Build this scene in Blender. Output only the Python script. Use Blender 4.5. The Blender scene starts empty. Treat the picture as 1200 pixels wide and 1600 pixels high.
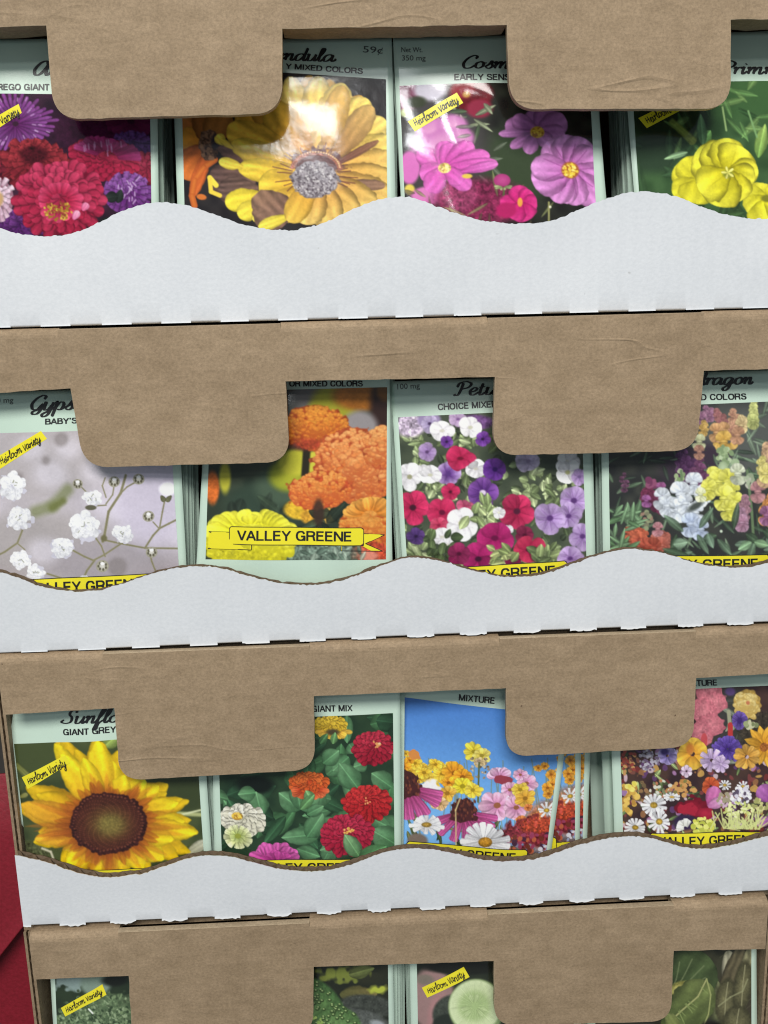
import bpy, bmesh, math, random
import numpy as np
from mathutils import Matrix, Vector

# ------------------------------------------------------------------ camera, world, lamps, exposure
SC = bpy.context.scene
COL = SC.collection
Z0 = 0.525                                   # height of the top case's notch above the shelf
FPX = 1350.2                                 # focal length in pixels of a 1200 x 1600 frame
PITCH, YAW, ROLL = 0.199, 0.0329, -0.0267
CAM = np.array([0.1101, -0.3619, -0.1198 + Z0])
cy_, sy_ = math.cos(YAW), math.sin(YAW)
FW = np.array([sy_*math.cos(PITCH), cy_*math.cos(PITCH), -math.sin(PITCH)])
R0 = np.array([cy_, -sy_, 0.0]); U0 = np.cross(R0, FW)
RT = math.cos(ROLL)*R0 + math.sin(ROLL)*U0
UP = -math.sin(ROLL)*R0 + math.cos(ROLL)*U0
cd = bpy.data.cameras.new('camera'); cam = bpy.data.objects.new('camera', cd); COL.objects.link(cam)
cd.sensor_fit = 'VERTICAL'; cd.sensor_height = 36.0; cd.lens = FPX/1600*36
cd.clip_start = 0.01; cd.clip_end = 50
m4 = Matrix.Identity(4)
for i in range(3):
    m4[i][0] = RT[i]; m4[i][1] = UP[i]; m4[i][2] = -FW[i]; m4[i][3] = CAM[i]
cam.matrix_world = m4
SC.camera = cam

world = bpy.data.worlds.new('World'); SC.world = world; world.use_nodes = True
bg = world.node_tree.nodes['Background']
bg.inputs[0].default_value = (0.80, 0.92, 1.0, 1); bg.inputs[1].default_value = 0.22

def area(name, loc, target, sx, sy, power, color):
    l = bpy.data.lights.new(name, 'AREA'); l.shape = 'RECTANGLE'; l.size = sx; l.size_y = sy
    l.energy = power; l.color = color
    o = bpy.data.objects.new(name, l); COL.objects.link(o); o.location = loc
    d = Vector(target) - Vector(loc)
    o.rotation_euler = d.to_track_quat('-Z', 'Y').to_euler()
    return o
# store ceiling fittings in front of and above the stack
area('ceiling_lamp', (-0.15, -1.75, 1.86), (0.13, 0, 0.3), 1.5, 0.6, 56, (1.0, 0.975, 0.93))
area('ceiling_lamp', (0.05, -3.00, 1.81), (0.09, 0, 0.5), 0.36, 0.20, 7.0, (0.97, 0.985, 1.0))

vs = SC.view_settings
vs.view_transform = 'Standard'; vs.look = 'None'; vs.gamma = 1; vs.exposure = 0.0
vs.use_curve_mapping = False
SC.render.engine = 'CYCLES'; SC.cycles.filter_width = 1.15
GAIN = 1.20                                  # printed ink strength
rng = np.random.default_rng(7); random.seed(7)

# ------------------------------------------------------------------ helpers
def ray(px, py):
    px = np.asarray(px, float); py = np.asarray(py, float)
    return (FW + ((px-600)/FPX)[..., None]*RT - ((py-800)/FPX)[..., None]*UP)
def at(px, py, Y=0.0):
    d = ray(px, py); t = (Y - CAM[1])/d[..., 1]
    return CAM + d*t[..., None]
def srgb(c):
    c = np.asarray(c, float)/255.0
    return np.where(c <= 0.04045, c/12.92, ((c+0.055)/1.055)**2.4)

def link(name, me, parent=None, mats=(), smooth=True):
    o = bpy.data.objects.new(name, me); COL.objects.link(o)
    for m in mats: me.materials.append(m)
    if smooth and len(me.polygons):
        me.polygons.foreach_set('use_smooth', [True]*len(me.polygons))
    if parent is not None: o.parent = parent
    return o
def tag(o, label=None, cat=None, group=None, kind=None):
    if label: o['label'] = label
    if cat: o['category'] = cat
    if group: o['group'] = group
    if kind: o['kind'] = kind
    return o
def empty(name, loc):
    o = bpy.data.objects.new(name, None); COL.objects.link(o); o.location = loc
    o.empty_display_size = 0.01
    return o
def mesh_np(name, P, F, org=(0, 0, 0)):
    """P (n,3) world verts, F (m,4) or (m,3) faces; stored relative to org"""
    me = bpy.data.meshes.new(name)
    P = np.asarray(P, float).reshape(-1, 3) - np.asarray(org, float)
    F = np.asarray(F, np.int32); k = F.shape[1]
    me.vertices.add(len(P)); me.vertices.foreach_set('co', P.astype(np.float32).ravel())
    me.loops.add(F.size); me.loops.foreach_set('vertex_index', F.ravel())
    me.polygons.add(len(F)); me.polygons.foreach_set('loop_start', np.arange(0, F.size, k, dtype=np.int32))
    me.update(calc_edges=True); me.validate()
    return me
def grid_faces(h, w, base=0):
    i = np.arange(h*w).reshape(h, w) + base
    return np.stack([i[:-1, :-1], i[1:, :-1], i[1:, 1:], i[:-1, 1:]], -1).reshape(-1, 4)
def bm_mesh(name, bm, org=(0, 0, 0)):
    bmesh.ops.translate(bm, verts=bm.verts, vec=-Vector(org))
    me = bpy.data.meshes.new(name); bm.to_mesh(me); bm.free()
    return me
def add_box(bm, x0, x1, y0, y1, z0, z1, mi=0):
    v = [bm.verts.new((x, y, z)) for z in (z0, z1) for y in (y0, y1) for x in (x0, x1)]
    for q in ((0, 2, 3, 1), (4, 5, 7, 6), (0, 1, 5, 4), (2, 6, 7, 3), (0, 4, 6, 2), (1, 3, 7, 5)):
        f = bm.faces.new([v[i] for i in q]); f.material_index = mi

# ------------------------------------------------------------------ materials
def new_mat(name):
    m = bpy.data.materials.new(name); m.use_nodes = True
    nt = m.node_tree; return m, nt, nt.nodes['Principled BSDF']
def N(nt, typ, **kw):
    n = nt.nodes.new(typ)
    for k, v in kw.items():
        if hasattr(n, k): setattr(n, k, v)
        else: n.inputs[k].default_value = v
    return n
def L(nt, a, b): nt.links.new(a, b)

def kraft_mat(name, base, seed=0.0, wr=1.0):
    m, nt, p = new_mat(name)
    tc = N(nt, 'ShaderNodeTexCoord')
    def noise(scale, stretch, detail=4, rough=0.6):
        mp = N(nt, 'ShaderNodeMapping'); mp.inputs['Scale'].default_value = stretch
        mp.inputs['Location'].default_value = (seed, seed*1.7, seed*0.6)
        L(nt, tc.outputs['Object'], mp.inputs['Vector'])
        n = N(nt, 'ShaderNodeTexNoise'); n.inputs['Scale'].default_value = scale
        n.inputs['Detail'].default_value = detail; n.inputs['Roughness'].default_value = rough
        L(nt, mp.outputs[0], n.inputs['Vector']); return n
    fib = noise(900, (0.85, 1, 1.0), 5, 0.8)          # short paper fibres
    mot = noise(150, (0.8, 1, 1.15), 4, 0.6)           # mottling
    big = noise(34, (0.8, 1, 1.0), 3, 0.5)
    sp = noise(330, (1, 1, 1), 1, 0.4)                # dark flecks
    r1 = N(nt, 'ShaderNodeValToRGB')
    r1.color_ramp.elements[0].position = 0.3; r1.color_ramp.elements[1].position = 0.7
    b = np.array(base)
    r1.color_ramp.elements[0].color = (*(b*0.72), 1); r1.color_ramp.elements[1].color = (*(b*1.28), 1)
    L(nt, fib.outputs[0], r1.inputs[0])
    r2 = N(nt, 'ShaderNodeValToRGB')
    r2.color_ramp.elements[0].position = 0.3; r2.color_ramp.elements[1].position = 0.72
    r2.color_ramp.elements[0].color = (0.86, 0.85, 0.83, 1); r2.color_ramp.elements[1].color = (1.10, 1.10, 1.11, 1)
    L(nt, mot.outputs[0], r2.inputs[0])
    r3 = N(nt, 'ShaderNodeValToRGB')
    r3.color_ramp.elements[0].position = 0.3; r3.color_ramp.elements[1].position = 0.7
    r3.color_ramp.elements[0].color = (0.92, 0.91, 0.9, 1); r3.color_ramp.elements[1].color = (1.07, 1.07, 1.07, 1)
    L(nt, big.outputs[0], r3.inputs[0])
    r4 = N(nt, 'ShaderNodeValToRGB')
    r4.color_ramp.elements[0].position = 0.125; r4.color_ramp.elements[1].position = 0.16
    r4.color_ramp.elements[0].color = (0.25, 0.2, 0.18, 1); r4.color_ramp.elements[1].color = (1, 1, 1, 1)
    L(nt, sp.outputs[0], r4.inputs[0])
    cur = r1.outputs[0]
    for r in (r2, r3, r4):
        mx = N(nt, 'ShaderNodeMix'); mx.data_type = 'RGBA'; mx.blend_type = 'MULTIPLY'
        mx.inputs[0].default_value = 1.0
        L(nt, cur, mx.inputs[6]); L(nt, r.outputs[0], mx.inputs[7]); cur = mx.outputs[2]
    L(nt, cur, p.inputs['Base Color'])
    p.inputs['Roughness'].default_value = 0.72; p.inputs['Specular IOR Level'].default_value = 0.3
    # relief: horizontal creases of handled board + washboard + fibres
    cr = noise(24, (0.36, 1, 1.9), 2, 0.55)
    ab = N(nt, 'ShaderNodeMath', operation='SUBTRACT'); ab.inputs[1].default_value = 0.5
    L(nt, cr.outputs[0], ab.inputs[0])
    ab2 = N(nt, 'ShaderNodeMath', operation='ABSOLUTE'); L(nt, ab.outputs[0], ab2.inputs[0])
    rr = N(nt, 'ShaderNodeMapRange'); rr.inputs[1].default_value = 0.0; rr.inputs[2].default_value = 0.018
    rr.inputs[3].default_value = 1.0; rr.inputs[4].default_value = 0.0
    L(nt, ab2.outputs[0], rr.inputs[0])
    msk = noise(22, (0.5, 1, 1.4), 2, 0.5)
    mr = N(nt, 'ShaderNodeMapRange'); mr.inputs[1].default_value = 0.53; mr.inputs[2].default_value = 0.66
    L(nt, msk.outputs[0], mr.inputs[0])
    mu = N(nt, 'ShaderNodeMath', operation='MULTIPLY'); L(nt, rr.outputs[0], mu.inputs[0]); L(nt, mr.outputs[0], mu.inputs[1])
    mu2 = N(nt, 'ShaderNodeMath', operation='MULTIPLY_ADD'); L(nt, mu.outputs[0], mu2.inputs[0]); mu2.inputs[1].default_value = 1.15*wr
    ad = N(nt, 'ShaderNodeMath', operation='MULTIPLY'); ad.inputs[1].default_value = 0.25
    L(nt, fib.outputs[0], ad.inputs[0]); L(nt, ad.outputs[0], mu2.inputs[2])
    ad2 = N(nt, 'ShaderNodeMath', operation='MULTIPLY_ADD'); ad2.inputs[1].default_value = 0.9
    L(nt, mot.outputs[0], ad2.inputs[0]); L(nt, mu2.outputs[0], ad2.inputs[2])
    wv = N(nt, 'ShaderNodeTexWave'); wv.bands_direction = 'Z'; wv.inputs['Scale'].default_value = 62
    wv.inputs['Distortion'].default_value = 2.2; wv.inputs['Detail'].default_value = 3; wv.inputs['Detail Scale'].default_value = 1.5
    L(nt, tc.outputs['Object'], wv.inputs['Vector'])
    ad3 = N(nt, 'ShaderNodeMath', operation='MULTIPLY_ADD'); ad3.inputs[1].default_value = 0.09
    L(nt, wv.outputs[1], ad3.inputs[0]); L(nt, ad2.outputs[0], ad3.inputs[2])
    bp = N(nt, 'ShaderNodeBump'); bp.inputs['Strength'].default_value = 0.55; bp.inputs['Distance'].default_value = 0.0006
    L(nt, ad3.outputs[0], bp.inputs['Height']); L(nt, bp.outputs[0], p.inputs['Normal'])
    return m
KR = (0.345, 0.252, 0.160)
M_KRAFT = [kraft_mat('kraft_board', KR, 1.3*i, [0.85, 0.8, 0.6, 0.35][i]) for i in range(4)]
M_KEDGE = kraft_mat('kraft_cut_edge', (0.46, 0.36, 0.24), 5, 0)
M_FLUTE_SHADE = kraft_mat('kraft_fluting_shaded', (0.13, 0.09, 0.055), 6, 0)  # kraft darkened: shade between the liners put into the colour
M_KIN = kraft_mat('kraft_inner', (0.30, 0.22, 0.14), 9, 0.3)

def white_mat():
    m, nt, p = new_mat('white_lined_board')
    tc = N(nt, 'ShaderNodeTexCoord')
    n1 = N(nt, 'ShaderNodeTexNoise'); n1.inputs['Scale'].default_value = 700; n1.inputs['Detail'].default_value = 3
    n2 = N(nt, 'ShaderNodeTexNoise'); n2.inputs['Scale'].default_value = 20; n2.inputs['Detail'].default_value = 3
    n3 = N(nt, 'ShaderNodeTexNoise'); n3.inputs['Scale'].default_value = 150; n3.inputs['Detail'].default_value = 2
    for n in (n1, n2, n3): L(nt, tc.outputs['Object'], n.inputs['Vector'])
    r = N(nt, 'ShaderNodeValToRGB'); r.color_ramp.elements[0].position = 0.3; r.color_ramp.elements[1].position = 0.7
    r.color_ramp.elements[0].color = (0.655, 0.68, 0.715, 1); r.color_ramp.elements[1].color = (0.755, 0.775, 0.805, 1)
    ad = N(nt, 'ShaderNodeMath', operation='ADD'); ad2 = N(nt, 'ShaderNodeMath', operation='MULTIPLY'); ad2.inputs[1].default_value = 0.5
    L(nt, n1.outputs[0], ad.inputs[0]); L(nt, n2.outputs[0], ad.inputs[1]); L(nt, ad.outputs[0], ad2.inputs[0]); L(nt, ad2.outputs[0], r.inputs[0])
    sp = N(nt, 'ShaderNodeValToRGB'); sp.color_ramp.elements[0].position = 0.20; sp.color_ramp.elements[1].position = 0.235
    sp.color_ramp.elements[0].color = (0.6, 0.58, 0.55, 1); sp.color_ramp.elements[1].color = (1, 1, 1, 1)
    L(nt, n3.outputs[0], sp.inputs[0])
    mx = N(nt, 'ShaderNodeMix'); mx.data_type = 'RGBA'; mx.blend_type = 'MULTIPLY'; mx.inputs[0].default_value = 1
    L(nt, r.outputs[0], mx.inputs[6]); L(nt, sp.outputs[0], mx.inputs[7])
    L(nt, mx.outputs[2], p.inputs['Base Color'])
    p.inputs['Roughness'].default_value = 0.55; p.inputs['Specular IOR Level'].default_value = 0.35
    # faint vertical flute washboarding plus paper tooth
    wv = N(nt, 'ShaderNodeTexWave'); wv.inputs['Scale'].default_value = 50; wv.inputs['Distortion'].default_value = 1.2
    wv.inputs['Detail'].default_value = 2
    L(nt, tc.outputs['Object'], wv.inputs['Vector'])
    a = N(nt, 'ShaderNodeMath', operation='MULTIPLY_ADD'); a.inputs[1].default_value = 0.34
    L(nt, wv.outputs[1], a.inputs[0]); L(nt, ad2.outputs[0], a.inputs[2])
    bp = N(nt, 'ShaderNodeBump'); bp.inputs['Strength'].default_value = 0.42; bp.inputs['Distance'].default_value = 0.0004
    L(nt, a.outputs[0], bp.inputs['Height']); L(nt, bp.outputs[0], p.inputs['Normal'])
    return m
M_WHITE = white_mat()
m, nt, p = new_mat('torn_white_paper'); p.inputs['Base Color'].default_value = (0.76, 0.77, 0.78, 1); p.inputs['Roughness'].default_value = 0.9
M_TORN = m

def paper_mat(name, col, rough=0.24, attr=False, coat=0.0):
    m, nt, p = new_mat(name)
    tc = N(nt, 'ShaderNodeTexCoord')
    n = N(nt, 'ShaderNodeTexNoise'); n.inputs['Scale'].default_value = 260; n.inputs['Detail'].default_value = 3
    n2 = N(nt, 'ShaderNodeTexNoise'); n2.inputs['Scale'].default_value = 55; n2.inputs['Detail'].default_value = 3
    for q in (n, n2): L(nt, tc.outputs['Object'], q.inputs['Vector'])
    if attr:
        a = N(nt, 'ShaderNodeAttribute'); a.attribute_name = 'ink'
        L(nt, a.outputs['Color'], p.inputs['Base Color'])
    else:
        mr = N(nt, 'ShaderNodeMix'); mr.data_type = 'RGBA'
        mr.inputs[6].default_value = (*(np.array(col)*0.94), 1); mr.inputs[7].default_value = (*(np.array(col)*1.05), 1)
        L(nt, n2.outputs[0], mr.inputs[0]); L(nt, mr.outputs[2], p.inputs['Base Color'])
    p.inputs['Roughness'].default_value = rough
    p.inputs['Specular IOR Level'].default_value = 0.5
    mm = N(nt, 'ShaderNodeMath', operation='MULTIPLY_ADD'); mm.inputs[1].default_value = 0.22
    L(nt, n.outputs[0], mm.inputs[0]); L(nt, n2.outputs[0], mm.inputs[2])
    bp = N(nt, 'ShaderNodeBump'); bp.inputs['Strength'].default_value = 0.10; bp.inputs['Distance'].default_value = 0.0010
    L(nt, mm.outputs[0], bp.inputs['Height']); L(nt, bp.outputs[0], p.inputs['Normal'])
    return m
MINT = (0.60, 0.76, 0.645)
M_MINT = paper_mat('mint_paper', MINT)
M_MINTB = paper_mat('mint_paper_back', (0.40, 0.57, 0.47), 0.4)
M_INK = paper_mat('black_ink', (0.018, 0.018, 0.02), 0.3)
M_INKG = paper_mat('grey_ink', (0.10, 0.11, 0.105), 0.3)
M_YEL = paper_mat('yellow_ink', (0.90, 0.80, 0.035), 0.26)
M_PRINT = paper_mat('printed_photo', None, 0.10, attr=True)

def red_mat():
    m, nt, p = new_mat('red_cloth')
    tc = N(nt, 'ShaderNodeTexCoord')
    n = N(nt, 'ShaderNodeTexNoise'); n.inputs['Scale'].default_value = 600; n.inputs['Detail'].default_value = 4
    L(nt, tc.outputs['Object'], n.inputs['Vector'])
    r = N(nt, 'ShaderNodeValToRGB'); r.color_ramp.elements[0].position = 0.3; r.color_ramp.elements[1].position = 0.7
    r.color_ramp.elements[0].color = (0.19, 0.005, 0.014, 1); r.color_ramp.elements[1].color = (0.25, 0.008, 0.022, 1)
    L(nt, n.outputs[0], r.inputs[0]); L(nt, r.outputs[0], p.inputs['Base Color'])
    bp = N(nt, 'ShaderNodeBump'); bp.inputs['Strength'].default_value = 0.4; bp.inputs['Distance'].default_value = 0.0005
    L(nt, n.outputs[0], bp.inputs['Height']); L(nt, bp.outputs[0], p.inputs['Normal'])
    p.inputs['Roughness'].default_value = 0.6
    return m
M_RED = red_mat()
def plain(name, c, r=0.8):
    m, nt, p = new_mat(name)
    tc = N(nt, 'ShaderNodeTexCoord'); n = N(nt, 'ShaderNodeTexNoise'); n.inputs['Scale'].default_value = 60
    L(nt, tc.outputs['Object'], n.inputs['Vector'])
    mx = N(nt, 'ShaderNodeMix'); mx.data_type = 'RGBA'
    mx.inputs[6].default_value = (*(np.array(c)*0.85), 1); mx.inputs[7].default_value = (*(np.array(c)*1.15), 1)
    L(nt, n.outputs[0], mx.inputs[0]); L(nt, mx.outputs[2], p.inputs['Base Color'])
    p.inputs['Roughness'].default_value = r; return m
M_SHELF = plain('dark_shelf', (0.06, 0.055, 0.05))

# ------------------------------------------------------------------ display cases
T = 0.0034                                    # board thickness
ZN = [Z0 + z for z in (0.0, -0.1370, -0.2757, -0.4142)]
CR = 0.004                                    # crease radius
LIPY = 0.0025
TLIP = 0.0043                                 # fluted front board
# measured corners of bar bottoms and tabs (pixels of the 1200 x 1600 photograph)
BAR = [
 dict(left=(-60, 45), tabs=[[(72, 40), (84, 187), (441, 177), (441, 45)], [(792, 39), (797, 171), (1142, 170), (1142, 31)]], right=(1260, 29)),
 dict(left=(-40, 617), tabs=[[(110, 607), (131, 731), (453, 722), (446, 596)], [(773.6, 589), (770, 712), (1089, 704), (1100, 579.5)]], right=(1250, 575)),
 dict(left=(5, 1117), tabs=[[(178.5, 1106.6), (187, 1220), (492, 1203), (490.5, 1088)], [(791, 1075.5), (791, 1183), (1083, 1167), (1088, 1059.5)]], right=(1240, 1051)),
 dict(left=(50, 1531), tabs=[[(201, 1525), (207, 1630), (489, 1615), (490, 1511)], [(772, 1502), (773, 1603), (1048, 1596), (1053, 1486)]], right=(1200, 1483)),
]
WAVE = [
 [(-90, 322), (-50, 338), (0, 357), (25, 364), (55, 369), (100, 368), (135, 358), (170, 340), (200, 325), (225, 318), (260, 316), (290, 319), (333, 335), (367, 347), (400, 356), (430, 360), (460, 360), (490, 354), (520, 342), (550, 327), (580, 315), (610, 308), (640, 306), (673, 319), (707, 331), (740, 342), (773, 347), (807, 350), (840, 349), (873, 342), (907, 327), (940, 312), (973, 303), (1000, 299), (1025, 301), (1050, 305), (1075, 313), (1100, 325), (1130, 335), (1165, 341), (1200, 342), (1260, 330), (1320, 300)],
 [(-60, 886), (0, 894), (28, 902), (57, 914), (85, 921), (113, 925), (142, 924), (170, 919), (198, 910), (227, 900), (255, 891), (283, 886), (311, 884), (340, 887), (375, 896), (400, 904), (438, 912), (470, 914), (500, 914), (533, 907), (565, 896), (597, 883), (628, 873), (650, 870), (685, 875), (717, 885), (748, 894), (780, 901), (812, 902), (843, 899), (875, 889), (907, 877), (938, 866), (980, 857), (1000, 858), (1037, 864), (1070, 875), (1100, 883), (1137, 887), (1170, 886), (1200, 880), (1260, 855)],
 [(22, 1335), (50, 1342), (75, 1348), (100, 1357), (135, 1368), (160, 1371), (190, 1370), (220, 1366), (250, 1356), (280, 1345), (310, 1338), (340, 1337), (367, 1340), (395, 1347), (423, 1355), (452, 1361), (480, 1362), (508, 1361), (537, 1355), (565, 1345), (597, 1333), (625, 1327), (650, 1325), (690, 1329), (720, 1336), (750, 1343), (780, 1346), (810, 1346), (840, 1342), (870, 1333), (900, 1321), (925, 1315), (950, 1309), (985, 1306), (1010, 1308), (1040, 1316), (1070, 1325), (1100, 1327), (1130, 1324), (1160, 1317), (1200, 1306), (1240, 1300)],
]
BOT = [[(-100, 518), (0, 514), (200, 508), (400, 503), (800, 492), (1200, 483), (1300, 481)],
       [(-60, 1026), (0, 1023), (200, 1014), (400, 1005), (800, 989), (1200, 974), (1260, 972)],
       [(38, 1449), (300, 1437), (480, 1429), (700, 1419), (1200, 1394), (1240, 1392)]]
TOPPX = [None, [(0, 517), (1200, 488)], [(2, 1030), (1200, 982)], [(44, 1457), (1200, 1416)]]
DASH0 = [62, 32, 90]
XL = [0, 0, 0, 0]; XR = [0, 0, 0, 0]
XL[2] = at(5, 1117)[0]; XL[3] = at(49, 1500)[0]; XR[3] = at(1199, 1440)[0]
W = XR[3] - XL[3]
XR[2] = XL[2] + W + 0.004; XL[1] = XL[2] - 0.0015; XR[1] = XL[1] + W; XL[0] = XL[2] - 0.004; XR[0] = XL[0] + W
ZT = [0]*4
for r in (1, 2, 3): ZT[r] = float(np.mean([at(*q)[2] for q in TOPPX[r]])) + 0.001
ZT[0] = ZN[0] + (ZT[1] - ZN[1]); 
ZB = [ZT[1] + 0.0012, ZT[2] + 0.0012, ZT[3] + 0.0012, 0.003]
DEPTH = 0.17
print('cases', [round(v, 4) for v in XL], W, ZT, ZB)

def smooth_noise(n, step, amp, r):
    k = max(2, int(n/step) + 2); v = r.normal(0, amp, k)
    return np.interp(np.arange(n)/step, np.arange(k), v)

def bar_mesh(r, org):
    b = BAR[r]; bm = bmesh.new(); zt, xl, xr = ZT[r], XL[r], XR[r]
    pts = []
    def add(P): pts.append((P[0], P[2]))
    pl = at(*b['left']); add((xl, 0, pl[2])); runs_ = [[(xl, pl[2])]]
    slots = []
    for q in b['tabs']:
        c = [at(*p) for p in q]; c = [np.array((v[0], v[2])) for v in c]
        runs_[-1].append((c[0][0], c[0][1])); add((c[0][0], 0, c[0][1]))
        for k in (1, 2):                                     # rounded lower corners
            p0, p1, p2 = c[k-1], c[k], c[k+1]; rad = 0.0095
            d0 = (p0-p1)/np.linalg.norm(p0-p1); d1 = (p2-p1)/np.linalg.norm(p2-p1)
            a, e = p1+d0*rad, p1+d1*rad
            for t in np.linspace(0, 1, 9):
                s = (1-t)**2*a + 2*t*(1-t)*(p1*0.86+(a+e)*0.07) + t*t*e
                pts.append((s[0], s[1]))
        add((c[3][0], 0, c[3][1])); runs_.append([(c[3][0], c[3][1])])
        slots.append((c[0][0]-0.003, c[3][0]-0.001))
    pr = at(*b['right']); add((xr, 0, pr[2])); runs_[-1].append((xr, pr[2]))
    # resample the long straight runs with a little hand-cut unevenness
    rr = np.random.default_rng(40+r); out = []
    for i in range(len(pts)-1):
        a, c = np.array(pts[i]), np.array(pts[i+1]); n = max(1, int(np.linalg.norm(c-a)/0.004))
        for k in range(n):
            q = a+(c-a)*k/n
            if k: q = q + rr.normal(0, 0.00009, 2)
            out.append((q[0], q[1]))
    out.append(pts[-1])
    xs = sorted([xl, xr] + [s for sl in slots for s in sl])
    kinds = []                                              # crease / slit / crease / slit / crease
    for i in range(len(xs)-1):
        mid = (xs[i]+xs[i+1])/2
        kinds.append(any(s[0] < mid < s[1] for s in slots))
    top = []
    for x in reversed(xs): top.append(bm.verts.new((x, 0, zt-CR)))
    bot = [bm.verts.new((x, 0, z)) for x, z in out]
    f = bm.faces.new(bot + top)
    # the window edge is folded inwards between the tabs
    key = {(round(v.co.x, 7), round(v.co.z, 7)): i for i, v in enumerate(bot)}
    dep = 0.0145 if r == 0 else 0.0050
    for (xa, za), (xb, zb_) in runs_:
        ia = min(range(len(bot)), key=lambda i: abs(bot[i].co.x-xa)+abs(bot[i].co.z-za)); ib = min(range(len(bot)), key=lambda i: abs(bot[i].co.x-xb)+abs(bot[i].co.z-zb_))
        back = []
        for i in range(ia, ib+1):
            e = min(i-ia, ib-i, 3)/3
            back.append(bm.verts.new((bot[i].co.x, dep-0.002*(1-e), bot[i].co.z+0.0006)))
        for i in range(ia, ib): bm.faces.new((bot[i], back[i-ia], back[i+1-ia], bot[i+1]))
    topx = {round(v.co.x, 6): v for v in top}
    prev_end = {}
    for i, slit in enumerate(kinds):
        a, c = topx[round(xs[i], 6)], topx[round(xs[i+1], 6)]
        if slit:
            v0 = bm.verts.new((xs[i], 0, zt-0.0006)); v1 = bm.verts.new((xs[i+1], 0, zt-0.0006))
            bm.faces.new((a, c, v1, v0))
        else:
            pa, pc = a, c
            for t in np.linspace(0, math.pi/2, 6)[1:]:
                y, z = CR*(1-math.cos(t)), zt-CR+CR*math.sin(t)
                na, nc = bm.verts.new((xs[i], y, z)), bm.verts.new((xs[i+1], y, z))
                bm.faces.new((pa, pc, nc, na)); pa, pc = na, nc
            na, nc = bm.verts.new((xs[i], CR+0.004, zt)), bm.verts.new((xs[i+1], CR+0.004, zt))
            bm.faces.new((pa, pc, nc, na))
    bmesh.ops.recalc_face_normals(bm, faces=bm.faces)
    fr = max(bm.faces, key=lambda q: q.calc_area())
    if fr.normal.y > 0: bmesh.ops.reverse_faces(bm, faces=bm.faces)
    bmesh.ops.triangulate(bm, faces=[fr])
    return bm_mesh('front_bar', bm, org), slots

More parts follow.
